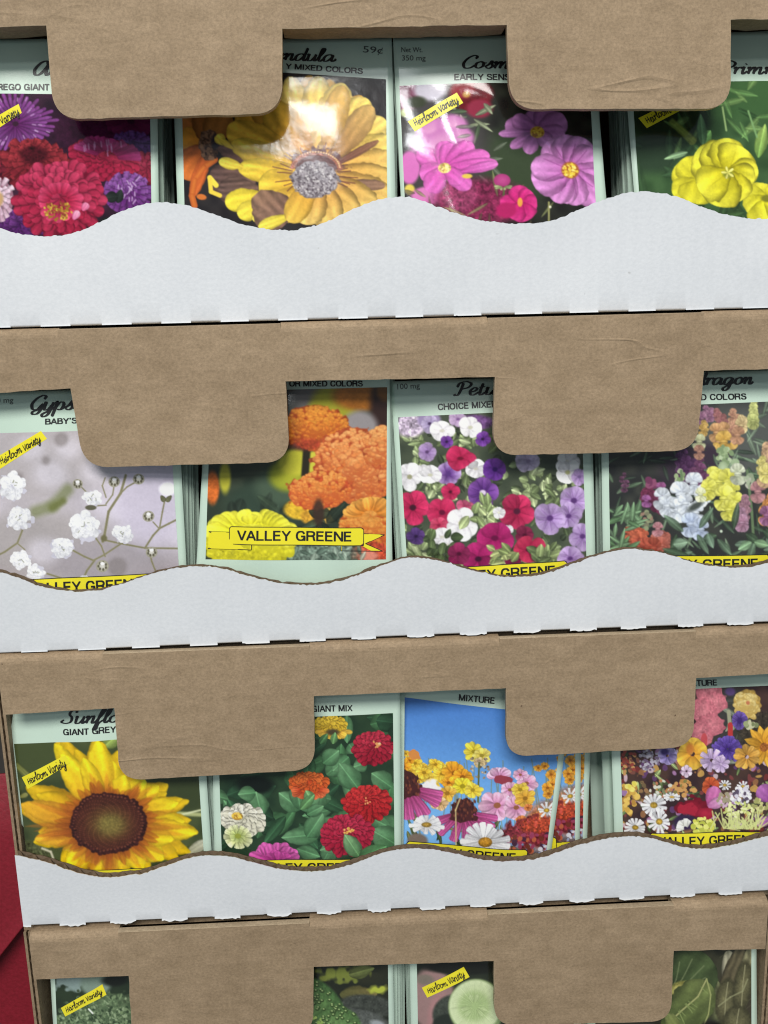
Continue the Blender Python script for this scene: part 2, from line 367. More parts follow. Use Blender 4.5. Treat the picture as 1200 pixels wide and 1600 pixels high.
def lip_mesh(r, org):
    """white lined front: face liner, fluted medium and inner liner, torn perforation along the foot"""
    rr = np.random.default_rng(60+r)
    wp = np.array([at(*q, LIPY) for q in WAVE[r]]); xl, xr = XL[r]-0.0036, XR[r]+0.0030
    n = int((xr-xl)/0.0006); x = np.linspace(xl, xr, n)
    # smooth interpolation of the wave
    wz = np.interp(x, wp[:, 0], wp[:, 2]); k = np.ones(13)/13
    wz = np.convolve(np.pad(wz, 6, 'edge'), k, 'valid')
    bp = np.array([at(*q, LIPY) for q in BOT[r]]); bz = np.interp(x, bp[:, 0], bp[:, 2])
    zmin = ZT[r+1] + 0.0006
    rag = smooth_noise(n, 1.5, 0.00016, rr) + smooth_noise(n, 5, 0.00014, rr)
    V = []; F = []; MI = []
    def base(): return len(V)
    # face liner
    rows = 7; b0 = 0
    tz = wz + rag; z1 = bz + 0.0014
    sag = 0.0004*np.sin(x*37+r) + smooth_noise(n, 60, 0.00025, rr)
    for j in range(rows):
        t = j/(rows-1)
        for i in range(n): V.append((x[i], LIPY + sag[i]*math.sin(math.pi*t)*0.6, tz[i]+(z1[i]-tz[i])*t))
    for f in grid_faces(rows, n): F.append(tuple(int(q) for q in f)); MI.append(0)
    last = (rows-1)*n
    per = 0.0241; d0 = at(DASH0[r], BOT[r][1][1], LIPY)[0]
    ph = ((x-d0) % per)/per
    cell = np.floor((x-d0)/per).astype(int); cell -= cell.min(); jl = rr.normal(0, .035, cell.max()+1); jh = np.clip(rr.normal(1, .3, cell.max()+2), .4, 1.5)
    dash = (ph > np.maximum(jl[cell], 0)) & (ph < 0.5+jl[cell]*.8)
    drop = [0.00022, 0.00036, 0.00058][r]*jh[cell]
    i = 0
    while i < n-1:
        j = i
        while j < n-1 and dash[j] == dash[i]: j += 1
        m_ = j-i+1; idx = list(range(i, j+1)); prev = [last+q for q in idx]
        if dash[i]:
            rg = smooth_noise(m_, 2.0, 0.00022, rr)
            for s in range(1, 4):
                cur = []
                for q in range(m_):
                    e = min(q, m_-1-q)/6.0; e = min(1, e); e = e*e*(3-2*e)
                    zz = z1[i+q] + (bz[i+q]-0.0002+rg[q]*(s == 3) + (1-e)*drop[i+q] - z1[i+q])*s/3
                    cur.append(len(V)); V.append((x[i+q], LIPY-0.00030*(s/3)**2, max(zz, zmin)))
                for q in range(m_-1): F.append((prev[q], cur[q], cur[q+1], prev[q+1])); MI.append(0 if s < 3 else 2)
                prev = cur
        else:
            for s in range(1, 6):
                a = s/5*math.pi/2; cur = []
                for q in range(m_):
                    cur.append(len(V)); V.append((x[i+q], LIPY+0.0016*(1-math.cos(a)), max(z1[i+q]-(z1[i+q]-bz[i+q]-drop[i+q])*math.sin(a), zmin)))
                for q in range(m_-1): F.append((prev[q], cur[q], cur[q+1], prev[q+1])); MI.append(0)
                prev = cur
        i = j
    # liner edge thickness: a second skin 0.35 mm behind along the wave
    def strip(rowsYZ, mi):
        b = len(V); h = len(rowsYZ)
        for (yy, zz) in rowsYZ:
            for q in range(n): V.append((x[q], yy[q] if hasattr(yy, '__len__') else yy, zz[q]))
        for f in grid_faces(h, n, b): F.append(tuple(int(q) for q in f)); MI.append(mi)
    strip([(LIPY+0.0004, tz-0.010), (LIPY+0.0004, tz), (LIPY, tz)], 2)
    # fluted medium
    fl = LIPY+TLIP/2 + (TLIP/2-0.0006)*np.sin(x*2*math.pi/0.0066)
    strip([(fl-0.00012, wz-0.014), (fl-0.00012, wz-0.0002+rag*0.5), (fl+0.00022, wz-0.0002+rag*0.5), (fl+0.00022, wz-0.014)], 1)
    # inner liner
    iz = wz - 0.0002 + smooth_noise(n, 3, 0.00018, rr)
    strip([(LIPY+TLIP-0.0005, wz-0.014), (LIPY+TLIP-0.0005, iz), (LIPY+TLIP, iz), (LIPY+TLIP, np.full(n, ZB[r]+0.002))], 1)
    # sides of the panel
    me = bpy.data.meshes.new('front_panel')
    me.from_pydata([tuple(np.array(v)-np.array(org)) for v in V], [], F)
    me.polygons.foreach_set('material_index', MI); me.update()
    return me

CASES = []
CASE_LABEL = ['top kraft display case holding aster, calendula, cosmos and primrose packets',
 'second kraft display case from the top, with gypsophila, marigold, petunia and snapdragon packets',
 'third kraft display case from the top, with sunflower, zinnia and mixed wildflower packets',
 'bottom kraft display case holding vegetable seed packets']
for r in range(4):
    org = ((XL[r]+XR[r])/2, 0.0, ZB[r])
    e = empty('display_case', org); tag(e, CASE_LABEL[r], 'display box', 'stacked cardboard display cases')
    CASES.append(e)
    me, slots = bar_mesh(r, org)
    o = link('front_bar', me, e, [M_KRAFT[r], M_KEDGE], smooth=False)
    md = o.modifiers.new('thickness', 'SOLIDIFY'); md.thickness = T; md.offset = -1; md.material_offset_rim = 1
    md.use_even_offset = False
    bv = o.modifiers.new('soft_edge', 'BEVEL'); bv.width = 0.00045; bv.segments = 2; bv.limit_method = 'ANGLE'; bv.angle_limit = 1.0; bv.material = 1
    if r < 3:
        link('front_panel', lip_mesh(r, org), e, [M_WHITE, M_FLUTE_SHADE, M_TORN], smooth=True)
    else:
        bm = bmesh.new(); add_box(bm, XL[r]+0.0005, XR[r]-0.0005, LIPY, LIPY+T, ZB[r]+0.0001, ZB[r]+0.04)
        link('front_panel', bm_mesh('front_panel', bm, org), e, [M_WHITE], smooth=False)
    zt, zb, xl, xr = ZT[r], ZB[r], XL[r], XR[r]
    ys = LIPY+TLIP+0.0003
    bm = bmesh.new(); add_box(bm, xl-0.0054, xr+0.0042+T, CR+0.0045, DEPTH, zt-T, zt-0.0001)
    link('top_panel', bm_mesh('top_panel', bm, org), e, [M_KIN], smooth=False)
    bm = bmesh.new(); add_box(bm, xl-0.0017, xr+0.0039, ys, DEPTH-T-0.0003, zb, zb+0.003)
    link('bottom_panel', bm_mesh('bottom_panel', bm, org), e, [M_KIN], smooth=False)
    bm = bmesh.new(); add_box(bm, xl-0.0054, xr+0.0042+T, DEPTH-T, DEPTH, zb, zt-T-0.0003)
    link('back_panel', bm_mesh('back_panel', bm, org), e, [M_KIN], smooth=False)
    for x0 in (xl-0.0054, xr+0.0042):
        # side wall: two liners with a fluted medium showing on the front cut edge
        bm = bmesh.new(); z0, z1 = zb, zt-T-0.0003
        add_box(bm, x0, x0+0.0012, ys+0.0002, DEPTH-T-0.0004, z0, z1)
        add_box(bm, x0+T-0.0012, x0+T, ys+0.0002, DEPTH-T-0.0004, z0, z1)
        zz = np.arange(z0, z1, 0.0006); pv = None
        for z in zz:
            xx = x0+T/2+(T/2-0.0013)*math.sin(z*2*math.pi/0.0063)
            a = bm.verts.new((xx, ys+0.0005, z)); c = bm.verts.new((xx, ys+0.012, z))
            if pv: bm.faces.new((pv[0], pv[1], c, a))
            pv = (a, c)
        link('side_panel', bm_mesh('side_panel', bm, org), e, [M_KIN], smooth=False)

# ------------------------------------------------------------------ ink painter (the printed pictures)
def lerp(a, b, t): return a + (b-a)*t
class Pic:
    """a printed photograph: colours laid out on the packet's own picture area"""
    def __init__(s, quad, seed, step=1.0):
        TL, TR, BR, BL = [np.array(q, float) for q in quad]
        s.w = int(np.linalg.norm(TR-TL)/step); s.h = int(np.linalg.norm(BL-TL)/step)
        a = np.linspace(0, 1, s.w)[None, :]; b = np.linspace(0, 1, s.h)[:, None]
        def bil(i): return (TL[i]*(1-a)+TR[i]*a)*(1-b) + (BL[i]*(1-a)+BR[i]*a)*b
        s.X, s.Y = bil(0), bil(1)
        s.C = np.zeros((s.h, s.w, 3)); s.r = np.random.default_rng(seed)
        ex = (TR-TL+BR-BL)/2/s.w; ey = (BL-TL+BR-TR)/2/s.h
        s.inv = np.linalg.inv(np.array([[ex[0], ey[0]], [ex[1], ey[1]]])); s.TL = TL
        s.n1 = s.noise(2.2); s.n2 = s.noise(6); s.n3 = s.noise(16); s.n4 = s.noise(45)
    def noise(s, cell):
        h, w = int(s.h/cell)+3, int(s.w/cell)+3
        g = s.r.normal(0, 1, (h, w))
        y = np.arange(s.h)/cell; x = np.arange(s.w)/cell
        yi, xi = y.astype(int), x.astype(int); fy, fx = y-yi, x-xi
        fy = fy*fy*(3-2*fy); fx = fx*fx*(3-2*fx); fy = fy[:, None]; fx = fx[None, :]
        A = g[yi][:, xi]; B = g[yi][:, xi+1]; Cc = g[yi+1][:, xi]; D = g[yi+1][:, xi+1]
        return (A*(1-fx)+B*fx)*(1-fy)+(Cc*(1-fx)+D*fx)*fy
    def sl(s, cx, cy, R):
        c = s.inv @ (np.array([cx, cy])-s.TL); R = R*1.12+3
        x0, x1 = int(max(0, c[0]-R)), int(min(s.w, c[0]+R+1)); y0, y1 = int(max(0, c[1]-R)), int(min(s.h, c[1]+R+1))
        if x1 <= x0 or y1 <= y0: return None
        return (slice(y0, y1), slice(x0, x1))
    def put(s, k, a, col):
        s.C[k] = s.C[k]*(1-a[..., None]) + col*a[..., None]
    def fill(s, c, c2=None, n=None, amt=0.5):
        s.C[:] = np.array(c)/255.
        if c2 is not None:
            t = np.clip(0.5+amt*(s.n3 if n is None else n), 0, 1)[..., None]
            s.C[:] = np.array(c)/255.*(1-t)+np.array(c2)/255.*t
    def ell(s, cx, cy, rx, ry, col, ang=0, soft=1.2, rag=0.0, col2=None, op=1.0, tex=0.0, lit=0.0):
        k = s.sl(cx, cy, max(rx, ry)*1.15+soft)
        if k is None: return
        ca, sa = math.cos(math.radians(ang)), math.sin(math.radians(ang))
        dx, dy = s.X[k]-cx, s.Y[k]-cy
        u, v = (dx*ca+dy*sa)/rx, (-dx*sa+dy*ca)/ry
        rr = np.sqrt(u*u+v*v)
        if rag: rr = rr + rag*s.n2[k]
        a = np.clip((1-rr)*min(rx, ry)/soft+0.5, 0, 1)*op
        if soft > 4: a = a*a*(3-2*a)
        c = np.array(col)/255.*np.ones(rr.shape+(1,))
        if col2 is not None: c = lerp(c, np.array(col2)/255., np.clip(rr, 0, 1)[..., None]**1.5)
        if tex: c = c*(1+tex*(s.n1[k]*0.6+s.n2[k]*0.5))[..., None]
        if lit: c = c*(1-lit*v)[..., None]
        s.put(k, a, c)
    def petal(s, x0, y0, x1, y1, w, c0, c1, prof='round', soft=1.5, streak=0.08, edge=0.25, fr=9, notch=0.0, mid=0.0, op=1.0, tone=1.0, g=1.0):
        L_ = math.hypot(x1-x0, y1-y0)
        if L_ < 1: return
        k = s.sl((x0+x1)/2, (y0+y1)/2, L_/2+w+2)
        if k is None: return
        ux, uy = (x1-x0)/L_, (y1-y0)/L_
        dx, dy = s.X[k]-x0, s.Y[k]-y0
        t = (dx*ux+dy*uy)/L_; q = -dx*uy+dy*ux
        tc = np.clip(t, 0, 1)
        if prof == 'round':
            hw = np.where(tc < 0.62, 0.28+0.72*np.sin(tc/0.62*math.pi/2), np.sqrt(np.clip(1-((tc-0.62)/0.38)**2, 0, 1)))
            if notch: hw = hw; t = t + notch*(1-np.abs(q)/w)*(tc > 0.6)
        elif prof == 'point': hw = np.sin(math.pi*tc**0.85)**0.8
        elif prof == 'sun': hw = np.where(tc < 0.45, 0.5+0.5*np.sin(tc/0.45*math.pi/2), np.clip(np.cos((tc-0.45)/0.55*math.pi/2), 0, 1)**0.7)
        else: hw = np.where(tc < .9, .75+.25*tc, np.sqrt(np.clip(1-((tc-.9)/.1)**2, 0, 1)))   # strap
        hw = hw*w + 0.035*w*s.n2[k]
        a = np.clip((hw-np.abs(q))/soft+0.5, 0, 1)*np.clip((1-t)*L_/soft+0.5, 0, 1)*np.clip(t*L_/soft+0.5, 0, 1)*op
        c = lerp(np.array(c0)/255., np.array(c1)/255., tc[..., None]**g)
        e = np.abs(q)/np.maximum(hw, 0.4)
        f = 1 - edge*np.clip(e, 0, 1.2)**3 + streak*np.sin(q/w*fr+s.n3[k]*0.7)*(0.6+0.3*s.n2[k]) + 0.015*s.n1[k]
        if mid: f = f + mid*np.exp(-(q/0.9)**2)
        s.put(k, a, np.clip(c*f[..., None]*tone, 0, 1))
    def rays(s, cx, cy, R, n, w, c0, c1, sq=1.0, ang=0, r0=0.15, jit=0.08, prof='round', a0=0, a1=360, tilt=0, **kw):
        order = np.arange(n); s.r.shuffle(order)
        ct, st = math.cos(math.radians(tilt)), math.sin(math.radians(tilt))
        for i in order:
            a = math.radians(ang + a0 + (a1-a0)*(i+0.5+s.r.normal(0, jit))/n)
            Rr = R*(1+s.r.normal(0, jit*0.7))
            def P(q):
                x, y = q*math.cos(a), q*math.sin(a)*sq
                return cx+x*ct-y*st, cy+x*st+y*ct
            A, B = P(R*r0), P(Rr)
            wl = w*(0.55+0.45*abs(math.cos(a))*sq + 0.45*abs(math.sin(a))) if sq < 0.85 else w
            s.petal(*A, *B, wl, c0, c1, prof, tone=1+s.r.normal(0, 0.07), **kw)
    def pompon(s, cx, cy, rx, ry, dark, mid, lite, rings=5, n=16, size=0.3, ang=0, prof='round', edge=0.45, top=0.25, soft=1.0):
        """double flower: rings of short petals, drawn from the rim inwards"""
        s.ell(cx, cy, rx*0.9, ry*0.9, dark, ang)
        ca, sa = math.cos(math.radians(ang)), math.sin(math.radians(ang))
        for j in range(rings):
            f = 1-j/rings*0.92; m_ = max(5, int(n*f+2)); off = s.r.uniform(0, 6.28)
            for i in range(m_):
                a = off+6.283*i/m_+s.r.normal(0, 0.08)
                def P(q):
                    x, y = q*rx*math.cos(a), q*ry*math.sin(a) - top*ry*(1-q)*0.5
                    return cx+x*ca-y*sa, cy+x*sa+y*ca
                A, B = P(max(0, f-size*1.3)), P(f*(1+s.r.normal(0, 0.05)))
                b = 0.5-0.5*math.sin(a)*0.9 + s.r.normal(0, 0.18)
                col = lerp(np.array(mid, float), np.array(lite, float), np.clip(b, 0, 1))
                s.petal(*A, *B, max(1.6, size*rx*0.55), np.array(dark, float)*0.5+col*0.5, col, prof, edge=edge, soft=soft, streak=0.06)
    def ruffle(s, cx, cy, rx, ry, dark, mid, lite, n=140, sz=5, ang=0, lit=0.5):
        """ruffled ball (marigold): overlapping frilled scallops"""
        s.ell(cx, cy, rx, ry, dark, ang, soft=2, rag=0.06, tex=.1)
        ca, sa = math.cos(math.radians(ang)), math.sin(math.radians(ang))
        pts = []
        for i in range(n):
            q = math.sqrt(s.r.uniform(0, 1))*0.97; a = s.r.uniform(0, 6.283); pts.append((q, a))
        pts.sort(key=lambda p: -p[0])
        for q, a in pts:
            u, v = q*math.cos(a), q*math.sin(a)
            x, y = cx+u*rx*ca-v*ry*sa, cy+u*rx*sa+v*ry*ca
            b = np.clip(0.5-lit*v+s.r.normal(0, 0.2), 0, 1)
            col = lerp(np.array(mid, float), np.array(lite, float), b)
            z = sz*(1.15-0.45*q)*s.r.uniform(0.75, 1.2)
            s.ell(x, y+z*0.35, z*1.0, z*0.72, np.array(dark, float)*0.55+col*0.42, s.r.uniform(-30, 30), rag=0.16)
            s.ell(x, y-z*0.1, z*0.98, z*0.62, col, s.r.uniform(-35, 35), rag=0.2, col2=col*0.86, tex=0.04)
    def line(s, pts, w, col, soft=1.0, col2=None, op=1.0):
        for i in range(len(pts)-1):
            (x0, y0), (x1, y1) = pts[i], pts[i+1]; L_ = math.hypot(x1-x0, y1-y0)
            k = s.sl((x0+x1)/2, (y0+y1)/2, L_/2+w+soft)
            if k is None or L_ < .1: continue
            dx, dy = s.X[k]-x0, s.Y[k]-y0
            t = np.clip((dx*(x1-x0)+dy*(y1-y0))/L_**2, 0, 1)
            d = np.hypot(dx-t*(x1-x0), dy-t*(y1-y0))
            a = np.clip((w-d)/soft+0.5, 0, 1)*op
            if soft > 4: a = a*a*(3-2*a)
            c = np.array(col)/255.*np.ones(d.shape+(1,))
            if col2 is not None: c = lerp(c, np.array(col2)/255., np.clip(d/w, 0, 1)[..., None])
            s.put(k, a, c)
    def leaf(s, x0, y0, x1, y1, w, col, tip=None, **kw):
        s.petal(x0, y0, x1, y1, w, col, tip if tip is not None else np.array(col)*1.25, 'point', mid=0.28, edge=0.3, streak=0.12, fr=7, **kw)
    def leaves(s, n, box, ln, w, cols, op=1.0, soft=1.1):
        for i in range(n):
            x, y = s.r.uniform(box[0], box[2]), s.r.uniform(box[1], box[3]); a = s.r.uniform(0, 6.283)
            l = ln*s.r.uniform(0.6, 1.3); c = np.array(cols[s.r.integers(len(cols))], float)
            s.leaf(x, y, x+l*math.cos(a), y+l*math.sin(a), w*s.r.uniform(0.7, 1.3), c*0.85, c*1.2, op=op, soft=soft)
    def dots(s, n, cx, cy, rx, ry, sz, cols, op=1.0):
        for i in range(n):
            q = math.sqrt(s.r.uniform()); a = s.r.uniform(0, 6.283); c = np.array(cols[s.r.integers(len(cols))], float)
            s.ell(cx+q*rx*math.cos(a), cy+q*ry*math.sin(a), sz*s.r.uniform(.6, 1.3), sz*s.r.uniform(.6, 1.2), c, s.r.uniform(0, 180), op=op, soft=0.9)
    def lobed(s, cx, cy, R, col, tip, throat, n=5, sq=1.0, ang=0, vein=None, tilt=0):
        """petunia: a trumpet of broad joined lobes with a dark throat"""
        s.rays(cx, cy, R, n, R*0.52, col, tip, sq, ang, 0.02, 0.09, edge=0.16, streak=0.06, tilt=tilt)
        if vein is not None:
            for i in range(n*2):
                a = math.radians(ang+i*180/n)+s.r.normal(0, .1)
                s.line([(cx, cy), (cx+R*.75*math.cos(a), cy+R*.75*math.sin(a)*sq)], 0.55, vein, op=0.45)
        s.ell(cx, cy, R*0.2, R*0.17*sq, throat, soft=2)
    def daisy(s, cx, cy, R, n=15, sq=0.85, white=(238, 238, 242), yel=(215, 170, 50), ang=0):
        s.rays(cx, cy, R, n, R*0.15, np.array(white)*0.85, white, sq, ang, 0.2, 0.12, 'strap', edge=0.2)
        s.ell(cx, cy, R*0.3, R*0.26*sq, yel, col2=np.array(yel)*0.6, tex=.15)
    def finish(s, grain=0.022, sat=0.93, blur=0):
        C = s.C
        for _ in range(blur):                        # the soft dot of offset printing
            P = np.pad(C, ((1, 1), (1, 1), (0, 0)), 'edge')
            C = (P[:-2, 1:-1]+P[2:, 1:-1]+P[1:-1, :-2]+P[1:-1, 2:]+2*P[1:-1, 1:-1])/6
        g = 1+grain*(s.n1*0.7+s.n2*0.4)
        m = (C @ np.array((.30, .59, .11)))[..., None]
        return np.clip((m+(C-m)*sat)*g[..., None], 0.0, 1)

# ------------------------------------------------------------------ the sixteen printed photographs
def paint_aster(p):
    p.fill((38, 22, 36), (62, 30, 52)); p.leaves(14, (-70, 160, 236, 420), 40, 9, [(38, 52, 40), (30, 38, 34)])
    p.ell(150, 205, 82, 48, (78, 22, 58), soft=26, col2=(40, 18, 36), tex=.1)
    p.rays(205, 190, 40, 22, 5, (90, 20, 60), (120, 30, 80), .7, prof='strap', op=.7)
    for R, c0, c1 in ((62, (88, 24, 88), (128, 60, 134)), (50, (100, 34, 100), (140, 70, 150)), (36, (96, 30, 96), (120, 60, 130))):
        p.rays(26, 195, R, 38, 3.0, c0, c1, .8, prof='strap', jit=.12, edge=.4)
    for i in range(26):
        a = p.r.uniform(0, 6.28); q = p.r.uniform(24, 56); x, y = 26+q*math.cos(a), 192+q*.8*math.sin(a)
        p.line([(x, y), (x+5*math.cos(a), y+5*math.sin(a))], .9, (196, 160, 204), op=.7)
    p.pompon(206, 228, 34, 24, (46, 20, 70), (84, 42, 110), (120, 74, 150), 4, 18, .3, prof='strap')
    p.pompon(228, 265, 30, 28, (90, 16, 36), (150, 30, 58), (180, 50, 80), 4, 14, .32)
    p.pompon(52, 258, 58, 40, (72, 12, 22), (126, 26, 40), (176, 50, 58), 6, 26, .24, prof='strap', top=.5)
    p.ell(55, 243, 22, 14, (70, 14, 24), soft=9, tex=.25)
    p.pompon(-30, 265, 40, 34, (60, 14, 30), (110, 20, 40), (150, 40, 54), 5, 20, .25)
    p.pompon(165, 250, 56, 34, (110, 12, 40), (170, 24, 60), (196, 40, 76), 5, 22, .26, 14, top=.2)
    p.rays(170, 246, 54, 16, 6, (150, 24, 84), (190, 60, 130), .55, a0=185, a1=345, r0=.3, prof='strap', tilt=12)
    for i in range(13):
        x, y = 140+p.r.uniform(-8, 56), 240+p.r.uniform(-14, 8); p.line([(x, y), (x-1, y-8)], 1.1, (212, 150, 196), op=.7)
    p.pompon(200, 302, 38, 34, (56, 16, 76), (108, 40, 126), (150, 88, 172), 6, 24, .26, prof='strap')
    for i in range(16):
        x, y = 202+p.r.normal(0, 9), 303+p.r.normal(0, 8); p.line([(x, y), (x+p.r.normal(0, 3), y-6)], .9, (206, 176, 218), op=.8)
    p.leaves(5, (140, 300, 190, 360), 26, 7, [(34, 42, 38)])
    p.pompon(28, 354, 42, 26, (44, 12, 62), (88, 28, 108), (120, 56, 140), 4, 20, .28, prof='strap')
    p.pompon(-4, 312, 30, 36, (150, 100, 120), (212, 172, 196), (238, 216, 230), 4, 18, .3, prof='strap')
    p.ell(-2, 312, 9, 12, (190, 150, 100), soft=4)
    p.pompon(94, 312, 72, 62, (112, 12, 40), (178, 28, 64), (212, 58, 98), 6, 26, .24, top=.1)
    p.rays(94, 316, 36, 14, 8, (170, 24, 60), (226, 66, 112), .9, r0=.4)
    p.dots(90, 92, 330, 22, 15, 2.0, [(176, 134, 36), (150, 108, 30), (206, 172, 60), (140, 60, 40)])
    p.petal(116, 344, 124, 330, 6, (220, 110, 160), (240, 170, 200)); p.petal(130, 330, 138, 318, 6, (224, 90, 140), (236, 140, 180))

def paint_calendula(p):
    p.fill((34, 31, 34), (46, 42, 43))
    O, Y, A, B = (214, 120, 34), (236, 190, 52), (224, 150, 38), (124, 92, 78)
    # second flower at the left
    for x, y, w, c0, c1 in ((282, 186, 22, (150, 80, 34), (206, 120, 50)), (276, 222, 26, (206, 110, 30), (232, 160, 48)), (282, 276, 26, (190, 84, 26), (224, 116, 40)), (300, 308, 11, (196, 84, 30), (222, 104, 40)), (318, 170, 22, (140, 80, 36), (176, 104, 44)), (350, 172, 24, (150, 90, 40), (190, 120, 50))):
        p.petal(328, 228, x, y, w, c0, c1)
    p.line([(336, 250), (318, 262), (304, 282), (300, 306), (304, 322)], 5, (216, 112, 38), col2=(190, 84, 30))
    p.ell(315, 308, 8, 4.5, (214, 110, 40), 10)
    p.ell(326, 226, 15, 22, (112, 80, 62), rag=.15, tex=.3); p.dots(46, 330, 230, 16, 22, 2.6, [(140, 100, 74), (92, 62, 48), (70, 48, 40), (168, 118, 84)])
    p.ell(337, 222, 7, 12, (52, 46, 56), soft=4)
    cx, cy = 492, 278
    for x, y in ((424, 134), (482, 118), (516, 124), (566, 150), (600, 200)):
        p.petal(cx, cy, x, y, 24, (190, 120, 40), (222, 166, 56), edge=.4)
    for x, y, w in ((452, 120, 24), (498, 119, 27), (536, 130, 29), (574, 154, 30), (602, 186, 29), (618, 222, 30), (622, 258, 26)):
        p.petal(cx, cy, x, y, w, (218, 152, 56), (246, 214, 98), streak=.10, edge=.34, fr=12)  # paler than the left petals: gloss sheen put into the print colour
    p.petal(520, 250, 582, 166, 20, (170, 120, 70), (214, 170, 90)); p.petal(508, 240, 536, 134, 20, (190, 136, 60), (226, 178, 76))
    for x, y in ((620, 250), (622, 284), (616, 312)):
        p.petal(cx, cy, x, y, 27, (226, 154, 58), (246, 202, 100), streak=.10, edge=.36)
    p.petal(516, 262, 592, 220, 6, (120, 70, 60), (150, 104, 74)); p.petal(530, 288, 602, 290, 9, (130, 96, 80), (160, 120, 92))
    for x, y in ((592, 332), (556, 346), (518, 356), (478, 352)):
        p.petal(cx, cy, x, y, 28, (216, 142, 52), (244, 206, 106), streak=.11, edge=.36)  # bottom petals paled too, gloss painted into the ink
    # left long petals and their brown undersides
    p.petal(cx, cy, 372, 170, 34, (190, 116, 30), (214, 158, 44), streak=.16); p.petal(cx, cy, 400, 150, 30, (180, 110, 30), (196, 140, 44))
    p.petal(cx, cy, 422, 160, 30, (206, 120, 30), (224, 176, 48), streak=.16)
    p.petal(cx, cy, 356, 198, 30, (216, 146, 36), (232, 180, 50), streak=.18)
    p.petal(452, 262, 340, 232, 14, (120, 80, 66), (104, 74, 68))
    p.petal(cx, cy, 362, 224, 21, (226, 160, 38), (236, 196, 56), streak=.14)
    p.petal(352, 226, 338, 212, 9, (232, 190, 54), (244, 214, 70)); p.petal(366, 234, 344, 218, 5, (222, 180, 50), (240, 206, 60))
    p.petal(400, 286, 326, 278, 27, (112, 82, 70), (92, 68, 64), streak=.2, fr=16); p.petal(404, 296, 340, 300, 22, (116, 86, 72), (98, 74, 68), streak=.2, fr=16)
    p.petal(cx, cy, 372, 262, 20, (224, 160, 36), (244, 212, 54), streak=.14); p.petal(380, 262, 342, 252, 9, (236, 200, 50), (246, 222, 70))
    p.petal(480, 290, 404, 292, 28, (222, 158, 40), (240, 206, 56), streak=.14); p.petal(478, 300, 430, 336, 28, (226, 164, 44), (240, 200, 70))
    p.line([(338, 290), (328, 278)], 4, (240, 214, 60)); p.line([(328, 280), (330, 300), (344, 306)], 3.4, (236, 204, 56))
    p.petal(412, 306, 352, 318, 18, (226, 196, 40), (248, 226, 50)); p.petal(412, 318, 372, 338, 16, (230, 202, 40), (248, 226, 60))
    p.petal(414, 330, 396, 346, 10, (230, 206, 50), (246, 226, 70))
    p.petal(400, 304, 446, 352, 34, (150, 112, 86), (126, 92, 78), streak=.2, fr=14)
    p.petal(452, 338, 404, 356, 10, (226, 200, 50), (248, 228, 70)); p.petal(cx, cy, 452, 348, 20, (222, 150, 44), (240, 196, 70))
    for i in range(34):
        a = math.radians(p.r.uniform(150, 400)); p.line([(cx+36*math.cos(a), cy-4+30*math.sin(a)), (cx+p.r.uniform(44, 70)*math.cos(a), cy-4+p.r.uniform(38, 58)*math.sin(a))], .8, (96, 50, 48), op=.75)
    p.ell(495, 258, 40, 24, (96, 56, 56), rag=.2, soft=4)
    for i in range(26):
        a = math.radians(190+i*6.6); p.ell(494+37*math.cos(a), 266+26*math.sin(a), 4, 3.2, (150, 84, 62), tex=.2); p.ell(494+37*math.cos(a), 264+26*math.sin(a), 1.5, 1.2, (232, 196, 130))
    p.ell(492, 281, 37, 29, (132, 124, 130), rag=.06, tex=.2)
    p.dots(420, 492, 282, 35, 27, 1.7, [(172, 164, 168), (108, 98, 106), (196, 190, 190), (84, 72, 80), (150, 140, 146)])

